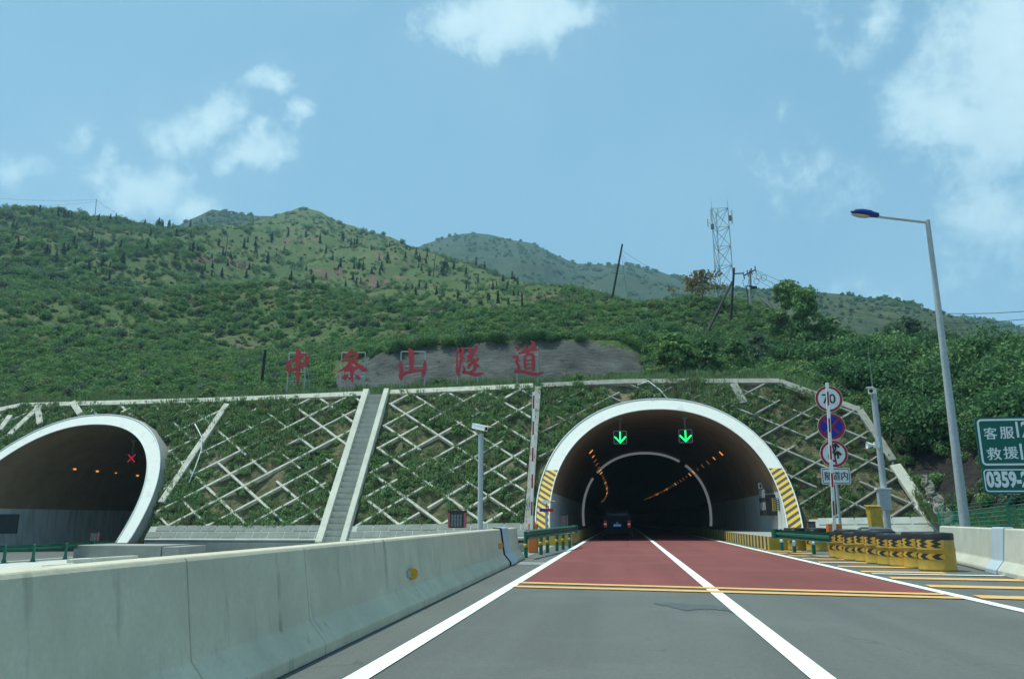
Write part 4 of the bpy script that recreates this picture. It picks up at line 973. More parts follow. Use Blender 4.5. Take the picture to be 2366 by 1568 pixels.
for (x, y, lb_) in ((1834, 1270.5, 'yellow crash barrel under the guardrail, close to the striped kerb'), (1885, 1272.5, 'yellow crash barrel behind the guardrail, next to the row')):
    p = onZ(x, y); o = dup(B0, (p.x+.15, p.y+.35, 0), R(-6), lb_, 'yellow crash barrels behind the guardrail', .98)
# ------------------------------------------------------------------ barrier gates
def gate(label, x, ybot, Y, top, hw=.17):
    b = onY(x, ybot, Y); root = thing('barrier_gate', label, 'barrier gate', (b.x, Y, 0)); h = 1.07
    mb = MB(); mb.box(b.x-hw, b.x+hw, Y-.15, Y+.2, 0, h); mb.build('cabinet', M['orange'], root, bevel=.015)
    mb = MB(); mb.lathe([(.075, 0), (.075, .03), (.055, .05), (.05, .10), (.0, .12)], 14, (b.x+.02, Y+.05, h)); mb.build('beacon', M['red'], root, smooth=40)
    mb = MB(); mb.box(b.x-.1, b.x+.02, Y-.19, Y-.152, h-.35, h-.1); mb.build('hub', M['galv'], root)
    t = onY(top[0], top[1], Y-.2); a = Vector((b.x-.04, Y-.21, h-.25)); L_ = (t-a).length; d = (t-a)/L_
    mb = MB(); s = .055; mb.beam(a, t, .11, .05, (0, 1, 0)); arm = mb.build('boom', M['white'], root)
    mb = MB(); z = .55
    while z < L_-.35:
        mb.beam(a+d*z+Vector((0, -.028, 0)), a+d*min(z+.52, L_-.1)+Vector((0, -.028, 0)), .06, .01, (0, 1, 0)); z += 1.02
    mb.build('red_film', M['red'], arm)
gate('raised red and white boom gate with an orange cabinet, left of the striped tunnel', 1232, 1276, 30.4, (1233.5, 905))
gate('raised red and white boom gate with an orange cabinet, behind the yellow barrels', 1931, 1262, 31.0, (1911, 884), .24)
# ------------------------------------------------------------------ camera poles
def bullet_camera(mb0, parent, c, dirv, L_=.62, r=.1):
    d = Vector(dirv).normalized(); c = Vector(c); side = d.cross(Vector((0, 0, 1))).normalized(); up = side.cross(d)
    mb = MB(); mb.obox(c, d*L_/2, side*r, up*r*.9); h = mb.build('camera_housing', M['white'], parent, bevel=.015)
    mb = MB(); mb.obox(c+d*.1+up*(r*.98), d*(L_/2+.1), side*r*1.15, up*.012); mb.build('sun_shield', M['white'], h)
    mb = MB(); mb.tube([c+d*(L_/2), c+d*(L_/2+.012)], r*.62, 14); mb.build('lens', M['glass_dark'], h)
    mb = MB(); mb.tube([c-up*r, c-up*(r+.18)], .035, 8); mb.build('bracket', M['galv_dark'], h)
Y = 32.0; b = onY(1109, 1262, Y); t = onY(1107, 1002, Y); cp = thing('camera_pole', 'grey steel pole with one white bullet camera on top, behind the left barrier', 'camera pole', (b.x, Y, -.3))
mb = MB(); mb.tube([(b.x, Y, -.5), (b.x, Y, t.z)], .11, 16); mb.lathe([(.11, 0), (.0, .02)], 16, (b.x, Y, t.z)); mb.build('pole', M['galv'], cp, smooth=40)
bullet_camera(None, cp, (b.x-.05, Y, t.z+.27), (.8, -.5, -.22), .72, .11)
mb = MB(); mb.tube([(b.x-.1, Y-.05, t.z+.2), (b.x-.16, Y-.08, t.z+.02), (b.x-.06, Y-.1, t.z-.03)], .015, 6); mb.build('cable', M['wire'], cp)
Y = 33.0; b = onY(2056, 1262, Y); t = onY(2014, 906, Y); cp2 = thing('camera_pole', 'tall grey pole with a small white camera, whip aerial and grey cabinet, behind the barrels', 'camera pole', (b.x, Y, 0))
mb = MB(); mb.tube([(b.x, Y, -.2), (b.x, Y, t.z-.1)], [.13, .115], 16); mb.build('pole', M['galv'], cp2, smooth=40)
bullet_camera(None, cp2, (b.x-.06, Y-.05, t.z+.02), (-.5, -.8, .05), .34, .12)
mb = MB(); q = onY(2010, 800, Y); mb.tube([(b.x+.02, Y+.1, t.z-.4), (b.x+.0, Y+.1, q.z)], [.022, .008], 6); mb.build('aerial', M['galv_dark'], cp2)
c = onY(2040, 1153, Y-.2); mb = MB(); mb.box(c.x-.2, c.x+.24, Y-.42, Y-.12, c.z-.42, c.z+.38); cb = mb.build('cabinet', M['galv'], cp2, bevel=.012)
mb = MB(); mb.box(c.x-.25, c.x+.29, Y-.47, Y-.08, c.z+.383, c.z+.43); mb.build('cabinet_roof', M['white'], cb)
c = onY(2019, 1028, Y-.2); mb = MB(); mb.lathe([(.05, .0), (.06, .06), (.15, .26), (.0, .2)], 14, (0, 0, 0)); 
mb.v = [(c.x-.02-z, Y-.25+x, c.z+y) for x, y, z in mb.v]; mb.box(c.x, c.x+.2, Y-.33, Y-.15, c.z-.1, c.z+.12); mb.build('horn_speaker', M['cyan_white'], cp2, smooth=40)
# yellow box and hoop rails
Y = 31.0; c = onY(2026, 1195, Y); yb = thing('yellow_box', 'yellow metal box with a sloping lid on a thin post beside the grey pole', 'box', (c.x, Y, 0))
mb = MB(); mb.slab([(c.x-.26, Y-.2, c.z-.42), (c.x-.26, Y+.2, c.z-.42), (c.x-.3, Y+.25, c.z+.42), (c.x-.3, Y-.25, c.z+.38)], (.42, 0, -.01)); bx = mb.build('body', M['yellow'], yb, bevel=.015)
mb = MB(); mb.slab([(c.x-.34, Y-.28, c.z+.385), (c.x-.34, Y+.28, c.z+.425), (c.x+.16, Y+.28, c.z+.415), (c.x+.16, Y-.28, c.z+.375)], (0, 0, .03)); mb.build('lid', M['yellow'], yb)
mb = MB(); mb.tube([(c.x-.05, Y, -.1), (c.x-.05, Y, c.z-.42)], .05, 10); mb.build('post', M['galv_dark'], yb)
def hoop(x0, x1, y, Y, label):
    a, b = onY(x0, y, Y), onY(x1, y, Y); z = a.z; r = .12
    pts = [(a.x, Y, -.1), (a.x, Y, z-r), (a.x+r*.3, Y, z-r*.3), (a.x+r, Y, z), (b.x-r, Y, z), (b.x-r*.3, Y, z-r*.3), (b.x, Y, z-r), (b.x, Y, -.1)]
    mb = MB(); mb.tube(pts, .045, 8); mb.tube([((a.x+b.x)/2, Y, z), ((a.x+b.x)/2, Y, -.1)], .035, 8)
    tag(mb.build('hoop_rail', M['galv_dark'], smooth=40), label, 'hoop rail')
hoop(1982, 2042, 1219, 30.0, 'dark bent pipe guard rail in front of the yellow box'); hoop(2003, 2062, 1221.5, 29.0, 'dark bent pipe guard rail at the foot of the grey camera pole')
# small strobe post
Y = 34.0; b = onY(1263, 1245, Y); z1 = onY(1263, 1182, Y).z; sp_ = thing('strobe_post', 'thin post with a red and blue light bar and little camera by the striped rim', 'warning light', (b.x, Y, 0))
mb = MB(); mb.tube([(b.x, Y, 0), (b.x, Y, z1)], .055, 10); mb.build('post', M['galv'], sp_)
for s_, m_ in ((-1, 'blue_sign'), (1, 'red')):
    mb = MB(); mb.box(min(b.x, b.x+s_*.29)+.003, max(b.x, b.x+s_*.29), Y-.08, Y+.08, z1+.01, z1+.14); mb.build('light_half', M[m_], sp_)
mb = MB(); mb.tube([(b.x, Y, z1+.14), (b.x, Y, z1+.32)], .02, 6); mb.build('stem', M['galv_dark'], sp_)
bullet_camera(None, sp_, (b.x+.02, Y, z1+.42), (.9, -.3, -.05), .4, .055)
# black and red delineator panels
def delin(label, x, yb_, yt, Y, w):
    a, b = onY(x, yb_, Y), onY(x, yt, Y); h = b.z-a.z; root = thing('delineator_panel', label, 'delineator', a)
    mb = MB(); mb.box(a.x-w/2+.03, a.x+w/2-.03, Y-.03, Y+.05, a.z, b.z)
    mb.build('panel', M['black'], root)
    for s_ in (-1, 1): mb = MB(); mb.box(a.x+s_*(w/2-.015)-.022, a.x+s_*(w/2-.015)+.022, Y-.04, Y+.06, a.z, b.z-.03); mb.build('side_strip', paint('dull_red_strip', (.34, .08, .10), .5, .1, 9), root)
    mb = MB(); mb.box(a.x-w/2-.01, a.x+w/2+.01, Y-.05, Y+.07, b.z-.028, b.z+.02); mb.build('cap', M['black_rubber'], root)
    mb = MB()
    for i in range(4):
        for j in range(9): mb.box(a.x-w/2+.07+i*(w-.14)/4, a.x-w/2+.07+(i+.7)*(w-.14)/4, Y-.036, Y-.031, a.z+.04+j*(h-.1)/9, a.z+.04+(j+.7)*(h-.1)/9)
    mb.build('dots', M['galv_dark'], root)
p = onY(1056, 1217, 17.6); delin('black panel with red edges standing on top of the left concrete barrier', 1056, 1219, 1181, 17.9, .40)
delin('black panel with dull red edges inside the striped tunnel mouth, on the kerb', 1304, 1217, 1188, 43, .36)
delin('black and red panel standing between the striped rim and the orange gate cabinet', 1876, 1226, 1205, 36, .32)
delin('black panel with bright red edges in front of the plain white tunnel mouth', 218, 1249, 1228, 39.5, .42)
# ------------------------------------------------------------------ road signs
def text_mesh(txt, size, bold=0.0, ext=.004, sx=1.0):
    cu = bpy.data.curves.new('lettering', 'FONT'); cu.body = txt; cu.size = size; cu.offset = bold; cu.extrude = ext; cu.align_x = 'LEFT'; cu.resolution_u = 3
    o = bpy.data.objects.new('lettering_curve', cu); COL.objects.link(o); dg_ = bpy.context.evaluated_depsgraph_get()
    me = bpy.data.meshes.new_from_object(o.evaluated_get(dg_)); bpy.data.objects.remove(o); me.materials.clear(); return me
def put_text(txt, x0, zb, h, wid, Y, mat, parent, bold=.0, name='lettering', heavy=0):
    """text standing upright on the plane Y: lower left corner x0, zb; height h, width wid"""
    me = text_mesh(txt, 1.0, bold); co_ = np.zeros(len(me.vertices)*3, np.float32); me.vertices.foreach_get('co', co_); co_ = co_.reshape(-1, 3)
    mn, mx = co_.min(0), co_.max(0); s = np.array([wid/(mx[0]-mn[0]), h/(mx[1]-mn[1])]); off = wloc(parent)
    q = np.stack([x0+(co_[:, 0]-mn[0])*s[0]-off.x, Y-co_[:, 2]-off.y, zb+(co_[:, 1]-mn[1])*s[1]-off.z], 1).astype(np.float32)
    me.vertices.foreach_set('co', q.ravel()); me.materials.append(mat); me.update()
    if heavy:
        import bmesh
        bm = bmesh.new(); bm.from_mesh(me); m3 = me.copy(); n3 = np.zeros(len(m3.vertices)*3, np.float32); m3.vertices.foreach_get('co', n3); n3 = n3.reshape(-1, 3)+np.array([wid*heavy, .002, h*heavy*.6], np.float32); m3.vertices.foreach_set('co', n3.ravel()); bm.from_mesh(m3); bm.to_mesh(me); bm.free(); bpy.data.meshes.remove(m3)
    o = bpy.data.objects.new(name, me); COL.objects.link(o); o.parent = parent; return o
def disc(mb, cx, cz, r0, r1, Y, d=.006, n=48, mi=0):
    if r0 == 0: mb.slab([(cx+r1*math.cos(6.2832*k/n), Y, cz+r1*math.sin(6.2832*k/n)) for k in range(n)], (0, d, 0), mi)
    else:
        o = len(mb.v)
        for rr in (r0, r1):
            for yy in (Y, Y+d): mb.v += [(cx+rr*math.cos(6.2832*k/n), yy, cz+rr*math.sin(6.2832*k/n)) for k in range(n)]
        for k in range(n):
            j = (k+1) % n; mb.f += [(o+k, o+j, o+2*n+j, o+2*n+k), (o+2*n+k, o+2*n+j, o+3*n+j, o+3*n+k)]; mb.m += [mi, mi]
Y = 34.0; pb = onY(1947, 1252, Y)
sg = thing('sign_post', 'post with three round signs and a white plate: 70 limit, no stopping, no overtaking', 'road signs', (pb.x, Y, 0))
mb = MB(); tz = onY(1919, 900, Y).z; mb.tube([(pb.x, Y+.12, -.2), (pb.x, Y+.12, tz)], .06, 12); mb.build('post', M['galv'], sg)
cs = [onY(1919.5, 921, Y), onY(1926.5, 985, Y), onY(1933, 1047.5, Y)]; rr = onY(1951.5, 921, Y).x-cs[0].x; rr *= 1.0
for i, c in enumerate(cs): cs[i] = Vector((pb.x-.02, Y, c.z))
def plate(name, lab, c, rim, bgm):
    mb = MB(); disc(mb, c.x, c.z, 0, rr, Y, .02); o = mb.build(name, M['white_sign'], sg); o['label'] = lab
    mb = MB(); disc(mb, c.x, c.z, rr*.80, rr*.975, Y-.004, .004); mb.build('red_rim', M['red'], o)
    if bgm: mb = MB(); disc(mb, c.x, c.z, 0, rr*.80, Y-.005, .005); mb.build('blue_field', M[bgm], o)
    return o
s1_ = plate('round_sign', 'round white 70 speed limit sign', cs[0], 'red', None)
put_text('70', cs[0].x-rr*.48, cs[0].z-rr*.36, rr*.74, rr*.96, Y-.006, M['black'], s1_, .012)
s2_ = plate('round_sign', 'round blue no stopping sign', cs[1], 'red', 'blue_sign')
mb = MB(); k = rr*.60
for sgn in (-1, 1): mb.beam((cs[1].x-k, Y-.008-.002*sgn, cs[1].z-k*sgn), (cs[1].x+k, Y-.008-.002*sgn, cs[1].z+k*sgn), rr*.16, .004, (0, 1, 0))
mb.build('red_cross', M['red'], s2_)
s3_ = plate('round_sign', 'round white no overtaking sign', cs[2], 'red', None)
def arrow(mb, P, w, Y, head):
    P = [Vector((cs[2].x+a*rr, Y, cs[2].z+b*rr)) for a, b in P]
    for i, (a, b) in enumerate(zip(P, P[1:])): mb.beam(a+Vector((0, -.001*i, 0)), b+Vector((0, -.001*i, 0)), w*rr, .004, (0, 1, 0))
    e = P[-1]
    for sx in (-1, 1): mb.beam(e+Vector((sx*-.01, -.006, head*.06)), e+Vector((sx*.24*rr, -.006-.001*sx, -.16*rr)), w*rr*1.2, .004, (0, 1, 0))
mb = MB(); arrow(mb, [(.02, -.56), (-.34, -.38), (-.36, -.06), (-.02, .14), (.14, .30), (.16, .62)], .13, Y-.009, 1); arrow(mb, [(.28, -.36), (.26, .06)], .14, Y-.011, 1)
mb.build('arrows', M['black'], s3_)
mb = MB(); mb.beam((cs[2].x-.05*rr, Y-.006, cs[2].z+.78*rr), (cs[2].x+.10*rr, Y-.006, cs[2].z-.78*rr), rr*.13, .004, (0, 1, 0)); mb.build('red_bar', M['red'], s3_)
c = onY(1937, 1099, Y); hw, hh = rr*1.03, rr*.60
def rrect(mb, x0, x1, z0, z1, r, Y, d, mi=0):
    pts = []
    for cx, cz, a0 in ((x1-r, z1-r, 0), (x0+r, z1-r, 90), (x0+r, z0+r, 180), (x1-r, z0+r, 270)):
        for k in range(6): a = R(a0+18*k); pts.append((cx+r*math.cos(a), Y, cz+r*math.sin(a)))
    mb.slab(pts, (0, d, 0), mi); return pts
def rframe(mb, x0, x1, z0, z1, r, w, Y):
    a = rrect(MB(), x0, x1, z0, z1, r, Y, .001); b = rrect(MB(), x0+w, x1-w, z0+w, z1-w, max(.005, r-w), Y, .001); n = len(a); o = len(mb.v); mb.v += a+b
    for k in range(n): mb.f.append((o+k, o+(k+1) % n, o+n+(k+1) % n, o+n+k)); mb.m.append(0)
x = pb.x-.02; mb = MB(); rrect(mb, x-hw, x+hw, c.z-hh, c.z+hh, .07, Y, .02); pt = mb.build('text_plate', M['white_sign'], sg); pt['label'] = 'rectangular white plate with black Chinese lettering'
mb = MB(); rframe(mb, x-hw+.035, x+hw-.035, c.z-hh+.035, c.z+hh-.035, .06, .028, Y-.003); mb.build('border', M['black'], pt, fix=False)
put_text('隧道内', x-hw*.78, c.z-hh*.52, hh*1.06, hw*1.58, Y-.004, M['black'], pt, .0, heavy=.014)
# big green service sign
Y = 24.0; a = onY(2254, 964, Y); b = onY(2266, 1080, Y); c2 = onY(2274, 1140, Y); zt = a.z; zm = b.z; zb2 = c2.z; x0 = (a.x+c2.x)/2-.02; x1 = x0+3.6
gs = thing('service_sign', 'big green service phone sign with white lettering, cut by the right picture edge', 'sign', ((x0+x1)/2, Y, 0))
mb = MB(); rrect(mb, x0, x1, zm+.005, zt, .12, Y, .04); p1 = mb.build('upper_panel', M['green_sign'], gs)
mb = MB(); rframe(mb, x0+.05, x1-.05, zm+.06, zt-.05, .13, .055, Y-.004); mb.build('border', M['white_sign'], p1, fix=False)
mb = MB(); rrect(mb, x0+.01, x1+.01, zb2, zm-.005, .1, Y, .04); p2 = mb.build('lower_panel', M['green_sign'], gs)
mb = MB(); rframe(mb, x0+.05, x1-.04, zb2+.05, zm-.045, .1, .035, Y-.004); mb.build('border', M['white_sign'], p2, fix=False)
U = (zt-zm)/113.0                                                   # sign heights read off in picture rows
q0_, q1_ = onY(2260, 1050, Y), onY(2360, 1050, Y); UH = (q1_.x-q0_.x)/100; W_ = M['white_sign']
for ch, ox, ow, zb_, hh_ in (('客', 17.5, 30, zt-50*U, 26.5), ('服', 55, 32, zt-49*U, 26.5), ('救', 18, 33, zm+17*U, 27), ('援', 57, 33, zm+19*U, 27)): put_text(ch, x0+ox*UH, zb_, hh_*U, ow*UH, Y-.006, W_, p1, .0, heavy=.035)
put_text('12122', x0+94*UH, zt-46.5*U, 36*U, 84*UH, Y-.006, W_, p1, .022); put_text('12122', x0+96*UH, zm+17*U, 36*U, 84*UH, Y-.006, W_, p1, .022)
put_text('0359-2', x0+9*UH, zb2+12.5*U, 37*U, 98*UH, Y-.006, W_, p2, .045)
mb = MB(); mb.tube([((x0+x1)/2-.9, Y+.15, -.3), ((x0+x1)/2-.9, Y+.15, zt)], .09, 12); mb.tube([((x0+x1)/2+.9, Y+.15, -.3), ((x0+x1)/2+.9, Y+.15, zt)], .09, 12); mb.v = [(v[0]+1.0, v[1], v[2]) for v in mb.v]; mb.build('posts', M['galv'], gs)
# ------------------------------------------------------------------ street lamp
Y = 28.6; b = onY(2231, 1226, Y); t = onY(2143, 509, Y); sl_ = thing('street_lamp', 'tall grey street lamp with a dark blue head reaching over the road', 'street lamp', (b.x, Y, 0))
bx_ = (b.x+t.x)/2; mb = MB(); mb.tube([(b.x, Y, -.2), (t.x, Y, t.z)], [.17, .08], 18); mb.lathe([(.081, 0), (0, .04)], 18, (t.x, Y, t.z)); mb.build('pole', M['galv'], sl_, smooth=40)
h0 = onY(2030, 499, Y); mb = MB(); mb.tube([(t.x+.02, Y, t.z-.09), (h0.x-.05, Y, h0.z-.02)], .05, 10); mb.build('arm', M['galv'], sl_, smooth=40)
h1 = onY(1965, 489, Y); d = (h1-h0); L_ = d.length; d.normalize(); sd = Vector((0, 1, 0)); up = d.cross(sd)
if up.z < 0: up = -up
secs = []
for k, (u, w, tk) in enumerate(((0, .09, .08), (.02, .13, .115), (.22, .15, .135), (.3, .2, .165), (.6, .21, .165), (.85, .14, .12), (.97, .05, .06), (1, .01, .015))):
    c = h0+d*(L_*u); secs.append([c+sd*(w*math.cos(6.2832*q/14))+up*(tk*math.sin(6.2832*q/14)*(1 if math.sin(6.2832*q/14) > 0 else .55)) for q in range(14)])
mb = MB(); mb.loft(secs); hd = mb.build('lamp_head', M['lamp_blue'], sl_, smooth=50)
mb = MB(); c = h0+d*(L_*.62)-up*.105; mb.lathe([(0, -.03), (.75, -.025), (1, 0.01)], 20, (0, 0, 0)); mb.v = [tuple(c+d*(x_*.34)+sd*(y_*.165)+up*z_) for x_, y_, z_ in mb.v]; mb.build('lens', M['lamp_lens'], hd, smooth=True)
# ------------------------------------------------------------------ green mesh fence
fn = thing('mesh_fence', 'green wire mesh fence with bent post tops behind the right barrier', 'fence', (12, 30, 0))
fp = [(2168, 34), (2224, 31.5), (2326, 28.5), (2420, 26)]; tops = [1184, 1180, 1168, 1158]; PTS = []
for (x, Yf), ty in zip(fp, tops):
    t = onY(x, ty, Yf); PTS.append((t.x, Yf, t.z)); mb = MB(); mb.tube([(t.x, Yf, -.1), (t.x, Yf, t.z), (t.x+.18, Yf-.05, t.z+.32)], .03, 8); mb.build('post', M['green_fence'], fn)
mb = MB()
for (a, b) in zip(PTS, PTS[1:]):
    A_, B_ = Vector(a), Vector(b); A_.z = B_.z = 0; n = 26
    for k in range(n+1): q = A_+(B_-A_)*k/n; z = a[2]+(b[2]-a[2])*k/n; mb.tube([(q.x, q.y, .0), (q.x, q.y, z)], .009, 3, cap=False)
    for j in range(12): f = j/11; mb.tube([(A_.x, A_.y, a[2]*f), (B_.x, B_.y, b[2]*f)], .011, 3, cap=False)
    for e in (.12, .25): mb.tube([(A_.x+e*.6, A_.y, a[2]+e), (B_.x+e*.6, B_.y, b[2]+e)], .005, 3, cap=False)
mb.build('wire_mesh', M['green_fence'], fn, fix=False)

# ------------------------------------------------------------------ red letters on the bench
YL = 54.2
def zoomA(x, y): return onY((1100+x/3.943)*.5868, (1320+y/3.943)*.5868, YL)
def zoomB(x, y): return onY((1700+x/3.943)*.5868, (1320+y/3.943)*.5868, YL)
PX = (zoomA(1000, 500).x-zoomA(900, 500).x)/100
def smooth_path(P, n=5):
    out = []
    for i in range(len(P)-1):
        p0 = P[max(i-1, 0)]; p1 = P[i]; p2 = P[i+1]; p3 = P[min(i+2, len(P)-1)]
        for k in range(n):
            t = k/n; out.append(tuple(.5*(2*b+(c-a)*t+(2*a-5*b+4*c-d)*t*t+(3*b-a-3*c+d)*t**3) for a, b, c, d in zip(p0, p1, p2, p3)))
    out.append(P[-1]); return out
def letter(label, strokes, zf, posts, rungs, dark=False, braces=()):
    cxs = [p[0] for s_ in strokes for p in s_]; c = zf(sum(cxs)/len(cxs), 700)
    root = thing('hillside_letter', label, 'letter', (c.x, YL, ground_z(c.x, YL)), 'red letters standing above the slope'); mb = MB()
    for k, s_ in enumerate(strokes):
        P = smooth_path(s_); l, r = [], []
        for i, p in enumerate(P):
            q0, q1 = P[max(i-1, 0)], P[min(i+1, len(P)-1)]; tx, ty = q1[0]-q0[0], q1[1]-q0[1]; n = math.hypot(tx, ty) or 1
            j = 1+.10*math.sin(i*2.3+k*1.7); w = max(4, p[2])*.5*j; l.append((p[0]-ty/n*w, p[1]+tx/n*w)); r.append((p[0]+ty/n*w, p[1]-tx/n*w))
        d = .05+.004*k; yf = YL-.05-.0035*k
        L3 = [zf(*q) for q in l]; R3 = [zf(*q) for q in r]; o = len(mb.v); m = len(P)
        for Z in (yf, YL): mb.v += [(q.x, Z, q.z) for q in L3]+[(q.x, Z, q.z) for q in R3]
        for i in range(m-1):
            mb.f += [(o+i, o+i+1, o+m+i+1, o+m+i), (o+2*m+i, o+3*m+i, o+3*m+i+1, o+2*m+i+1), (o+i, o+2*m+i, o+2*m+i+1, o+i+1), (o+m+i, o+m+i+1, o+3*m+i+1, o+3*m+i)]; mb.m += [0]*4
        for i in (0, m-1): mb.f.append((o+i, o+m+i, o+3*m+i, o+2*m+i)); mb.m.append(0)
    mb.build('character', M['letter_red'], root)
    mb = MB(); m2 = MB()
    for (xt, yt) in posts:
        t = zf(xt, yt); g = ground_z(t.x, YL+.1)
        mb.tube([(t.x, YL+.06, t.z), (t.x, YL+.06, g-.2)], .04, 6); mb.tube([(t.x+.05, YL+.1, t.z-.6), (t.x+.25, YL+1.1, g-.1)], .028, 6)
    for (y, xa, xb) in rungs:
        a, b = zf(xa, y), zf(xb, y); (m2 if dark else mb).tube([(a.x, YL+.05, a.z), (b.x, YL+.05, b.z)], .028, 6)
    mb.build('support_frame', M['galv'], root)
    if m2.v: m2.build('red_frame', M['red'], root)
letter('red brush character nearest the black post, on a tall ladder-like frame', [
 [(290, 205, 40), (298, 260, 80), (300, 360, 85), (290, 480, 75), (292, 640, 58), (282, 770, 18)], [(115, 400, 12), (145, 430, 60), (150, 500, 80), (160, 545, 70), (190, 560, 30)],
 [(125, 430, 30), (230, 375, 50), (330, 320, 60), (400, 300, 50), (440, 350, 50)], [(430, 320, 50), (425, 400, 70), (395, 455, 60), (370, 495, 18)], [(150, 545, 50), (230, 530, 52), (330, 490, 52), (410, 462, 36)]],
 zoomA, [(150, 265), (410, 290)], [(268, 150, 410), (362, 150, 260), (565, 140, 405), (710, 135, 400)])
letter('red brush character with long spreading legs, second from the black post', [
 [(1100, 212, 12), (1122, 260, 56), (1060, 310, 62), (1012, 350, 26)], [(1100, 275, 50), (1195, 285, 54), (1190, 340, 60), (1120, 420, 56), (1020, 510, 40), (905, 575, 10)],
 [(960, 398, 12), (1040, 392, 42), (1130, 395, 46)], [(1080, 385, 36), (1200, 445, 56), (1290, 515, 80), (1375, 552, 26)], [(1005, 552, 30), (1100, 520, 78), (1185, 512, 66), (1212, 478, 12)],
 [(1110, 465, 56), (1130, 560, 58), (1126, 650, 46), (1136, 735, 8)], [(998, 690, 30), (1018, 650, 72), (1070, 608, 16)], [(1060, 642, 16), (1105, 672, 44)], [(1178, 612, 16), (1220, 650, 58), (1242, 684, 22)]],
 zoomA, [(967, 262), (1332, 260)], [(264, 967, 1332), (382, 967, 1332), (636, 967, 1332), (676, 967, 1332)])
letter('red brush character of three upright strokes like a mountain, in the middle of the five', [
 [(2005, 202, 10), (2045, 255, 80), (2055, 370, 76), (2050, 470, 74), (2050, 565, 60)], [(1886, 396, 10), (1880, 460, 58), (1898, 560, 58), (1890, 640, 74), (1896, 700, 12)],
 [(1890, 625, 56), (1980, 582, 48), (2100, 552, 54), (2245, 540, 36)], [(2256, 382, 12), (2256, 470, 56), (2240, 590, 60), (2225, 658, 10)]],
 zoomA, [(1890, 250), (2262, 244)], [(250, 1890, 2262), (472, 1890, 2262)])
letter('red brush character on a dark red frame, before the bare rock face', [
 [(398, 215, 12), (394, 330, 26), (394, 480, 32), (408, 570, 62), (415, 640, 8)], [(402, 262, 34), (455, 222, 72), (470, 270, 60), (452, 330, 40)], [(455, 320, 40), (460, 390, 46), (440, 480, 34), (420, 580, 40)], [(470, 340, 40), (525, 372, 26)],
 [(590, 195, 34), (592, 255, 52)], [(692, 175, 46), (650, 270, 60), (555, 342, 36)], [(640, 290, 40), (600, 380, 50), (538, 412, 16)], [(620, 382, 50), (690, 392, 48), (732, 348, 32)], [(650, 402, 48), (600, 460, 40), (555, 512, 20)],
 [(672, 420, 50), (672, 500, 50), (650, 550, 46), (590, 562, 16)], [(688, 450, 36), (742, 484, 36)], [(488, 465, 22), (512, 540, 36), (490, 572, 30), (560, 584, 44), (680, 612, 52), (806, 584, 22)], [(578, 440, 30), (580, 520, 30)]],
 zoomB, [(403, 420), (713, 420)], [(200, 395, 712), (312, 395, 712), (400, 395, 712)], True)
letter('red brush character farthest from the black post, with a ladder-like box inside', [
 [(1290, 178, 24), (1342, 200, 60), (1328, 245, 20)], [(1436, 155, 20), (1462, 205, 40)], [(1536, 84, 10), (1582, 135, 60), (1515, 215, 44)], [(1345, 290, 24), (1450, 252, 48), (1560, 226, 44), (1655, 222, 34)], [(1502, 250, 40), (1478, 322, 36)],
 [(1450, 310, 44), (1446, 420, 44), (1452, 515, 38)], [(1450, 316, 28), (1560, 300, 50), (1582, 400, 54), (1576, 545, 54)], [(1460, 396, 22), (1560, 384, 20)], [(1460, 456, 22), (1560, 442, 20)], [(1450, 518, 34), (1560, 504, 22)],
 [(1252, 335, 34), (1330, 342, 52), (1320, 420, 44), (1352, 490, 50), (1338, 535, 46)], [(1286, 560, 44), (1400, 560, 44), (1520, 592, 50), (1640, 602, 44), (1738, 572, 20)]],
 zoomB, [(1322, 250), (1640, 165)], [(300, 1322, 1640), (410, 1322, 1640), (470, 1322, 1640)])
# ------------------------------------------------------------------ car
def rep(mb, off): mb.v = [(x+off[0], y+off[1], z+off[2]) for x, y, z in mb.v]; return mb
cx0, cy0 = -.38, 50.0
car = thing('car', 'dark estate-bodied car with red tail lights driving into the striped tunnel', 'car', (cx0, cy0, 0))
bodym = paint('dark_green_car_paint', (.003, .007, .008), .5, .05, 3); bodym.node_tree.nodes['Principled BSDF'].inputs['Specular IOR Level'].default_value = .1
def sec(y, zr, wr, wb=.90, z0=.34, belt=1.02): return [(-wb+.08, y, z0), (wb-.08, y, z0), (wb, y, .5), (wb+.01, y, .85), (wb-.03, y, belt), (wr, y, zr-.06), (wr-.10, y, zr), (-wr+.10, y, zr), (-wr, y, zr-.06), (-wb+.03, y, belt), (-wb-.01, y, .85), (-wb, y, .5)]
mb = MB(); mb.loft([sec(.06, 1.0, .80, .84, .42, .9), sec(.0, 1.08, .80, .87, .36, .98), sec(.12, 1.36, .74), sec(.32, 1.66, .68), sec(.55, 1.72, .67), sec(1.6, 1.74, .68), sec(2.5, 1.70, .66), sec(3.2, 1.28, .74), sec(3.45, 1.10, .82), sec(4.3, .98, .80, .86, .36, .9), sec(4.5, .75, .7, .78, .42, .68)])
bd = mb.build('body', bodym, car, smooth=35); rep_ = lambda o: o
for v in bd.data.vertices: v.co += Vector((cx0, cy0, 0))
def cpart(mb, name, mat, parent=car, **k): return rep(mb, (cx0, cy0, 0)).build(name, mat, parent, **k)
mb = MB(); mb.slab([(-.64, .085, 1.12), (.64, .085, 1.12), (.57, .255, 1.58), (-.57, .255, 1.58)], (0, -.02, .004)); cpart(mb, 'rear_window', M['glass_dark'])
mb = MB(); mb.box(-.93, .93, -.10, .2, .36, .62); cpart(mb, 'bumper', bodym, bevel=.05)
tl = glow('tail_light_red', (.9, .04, .05), .07)
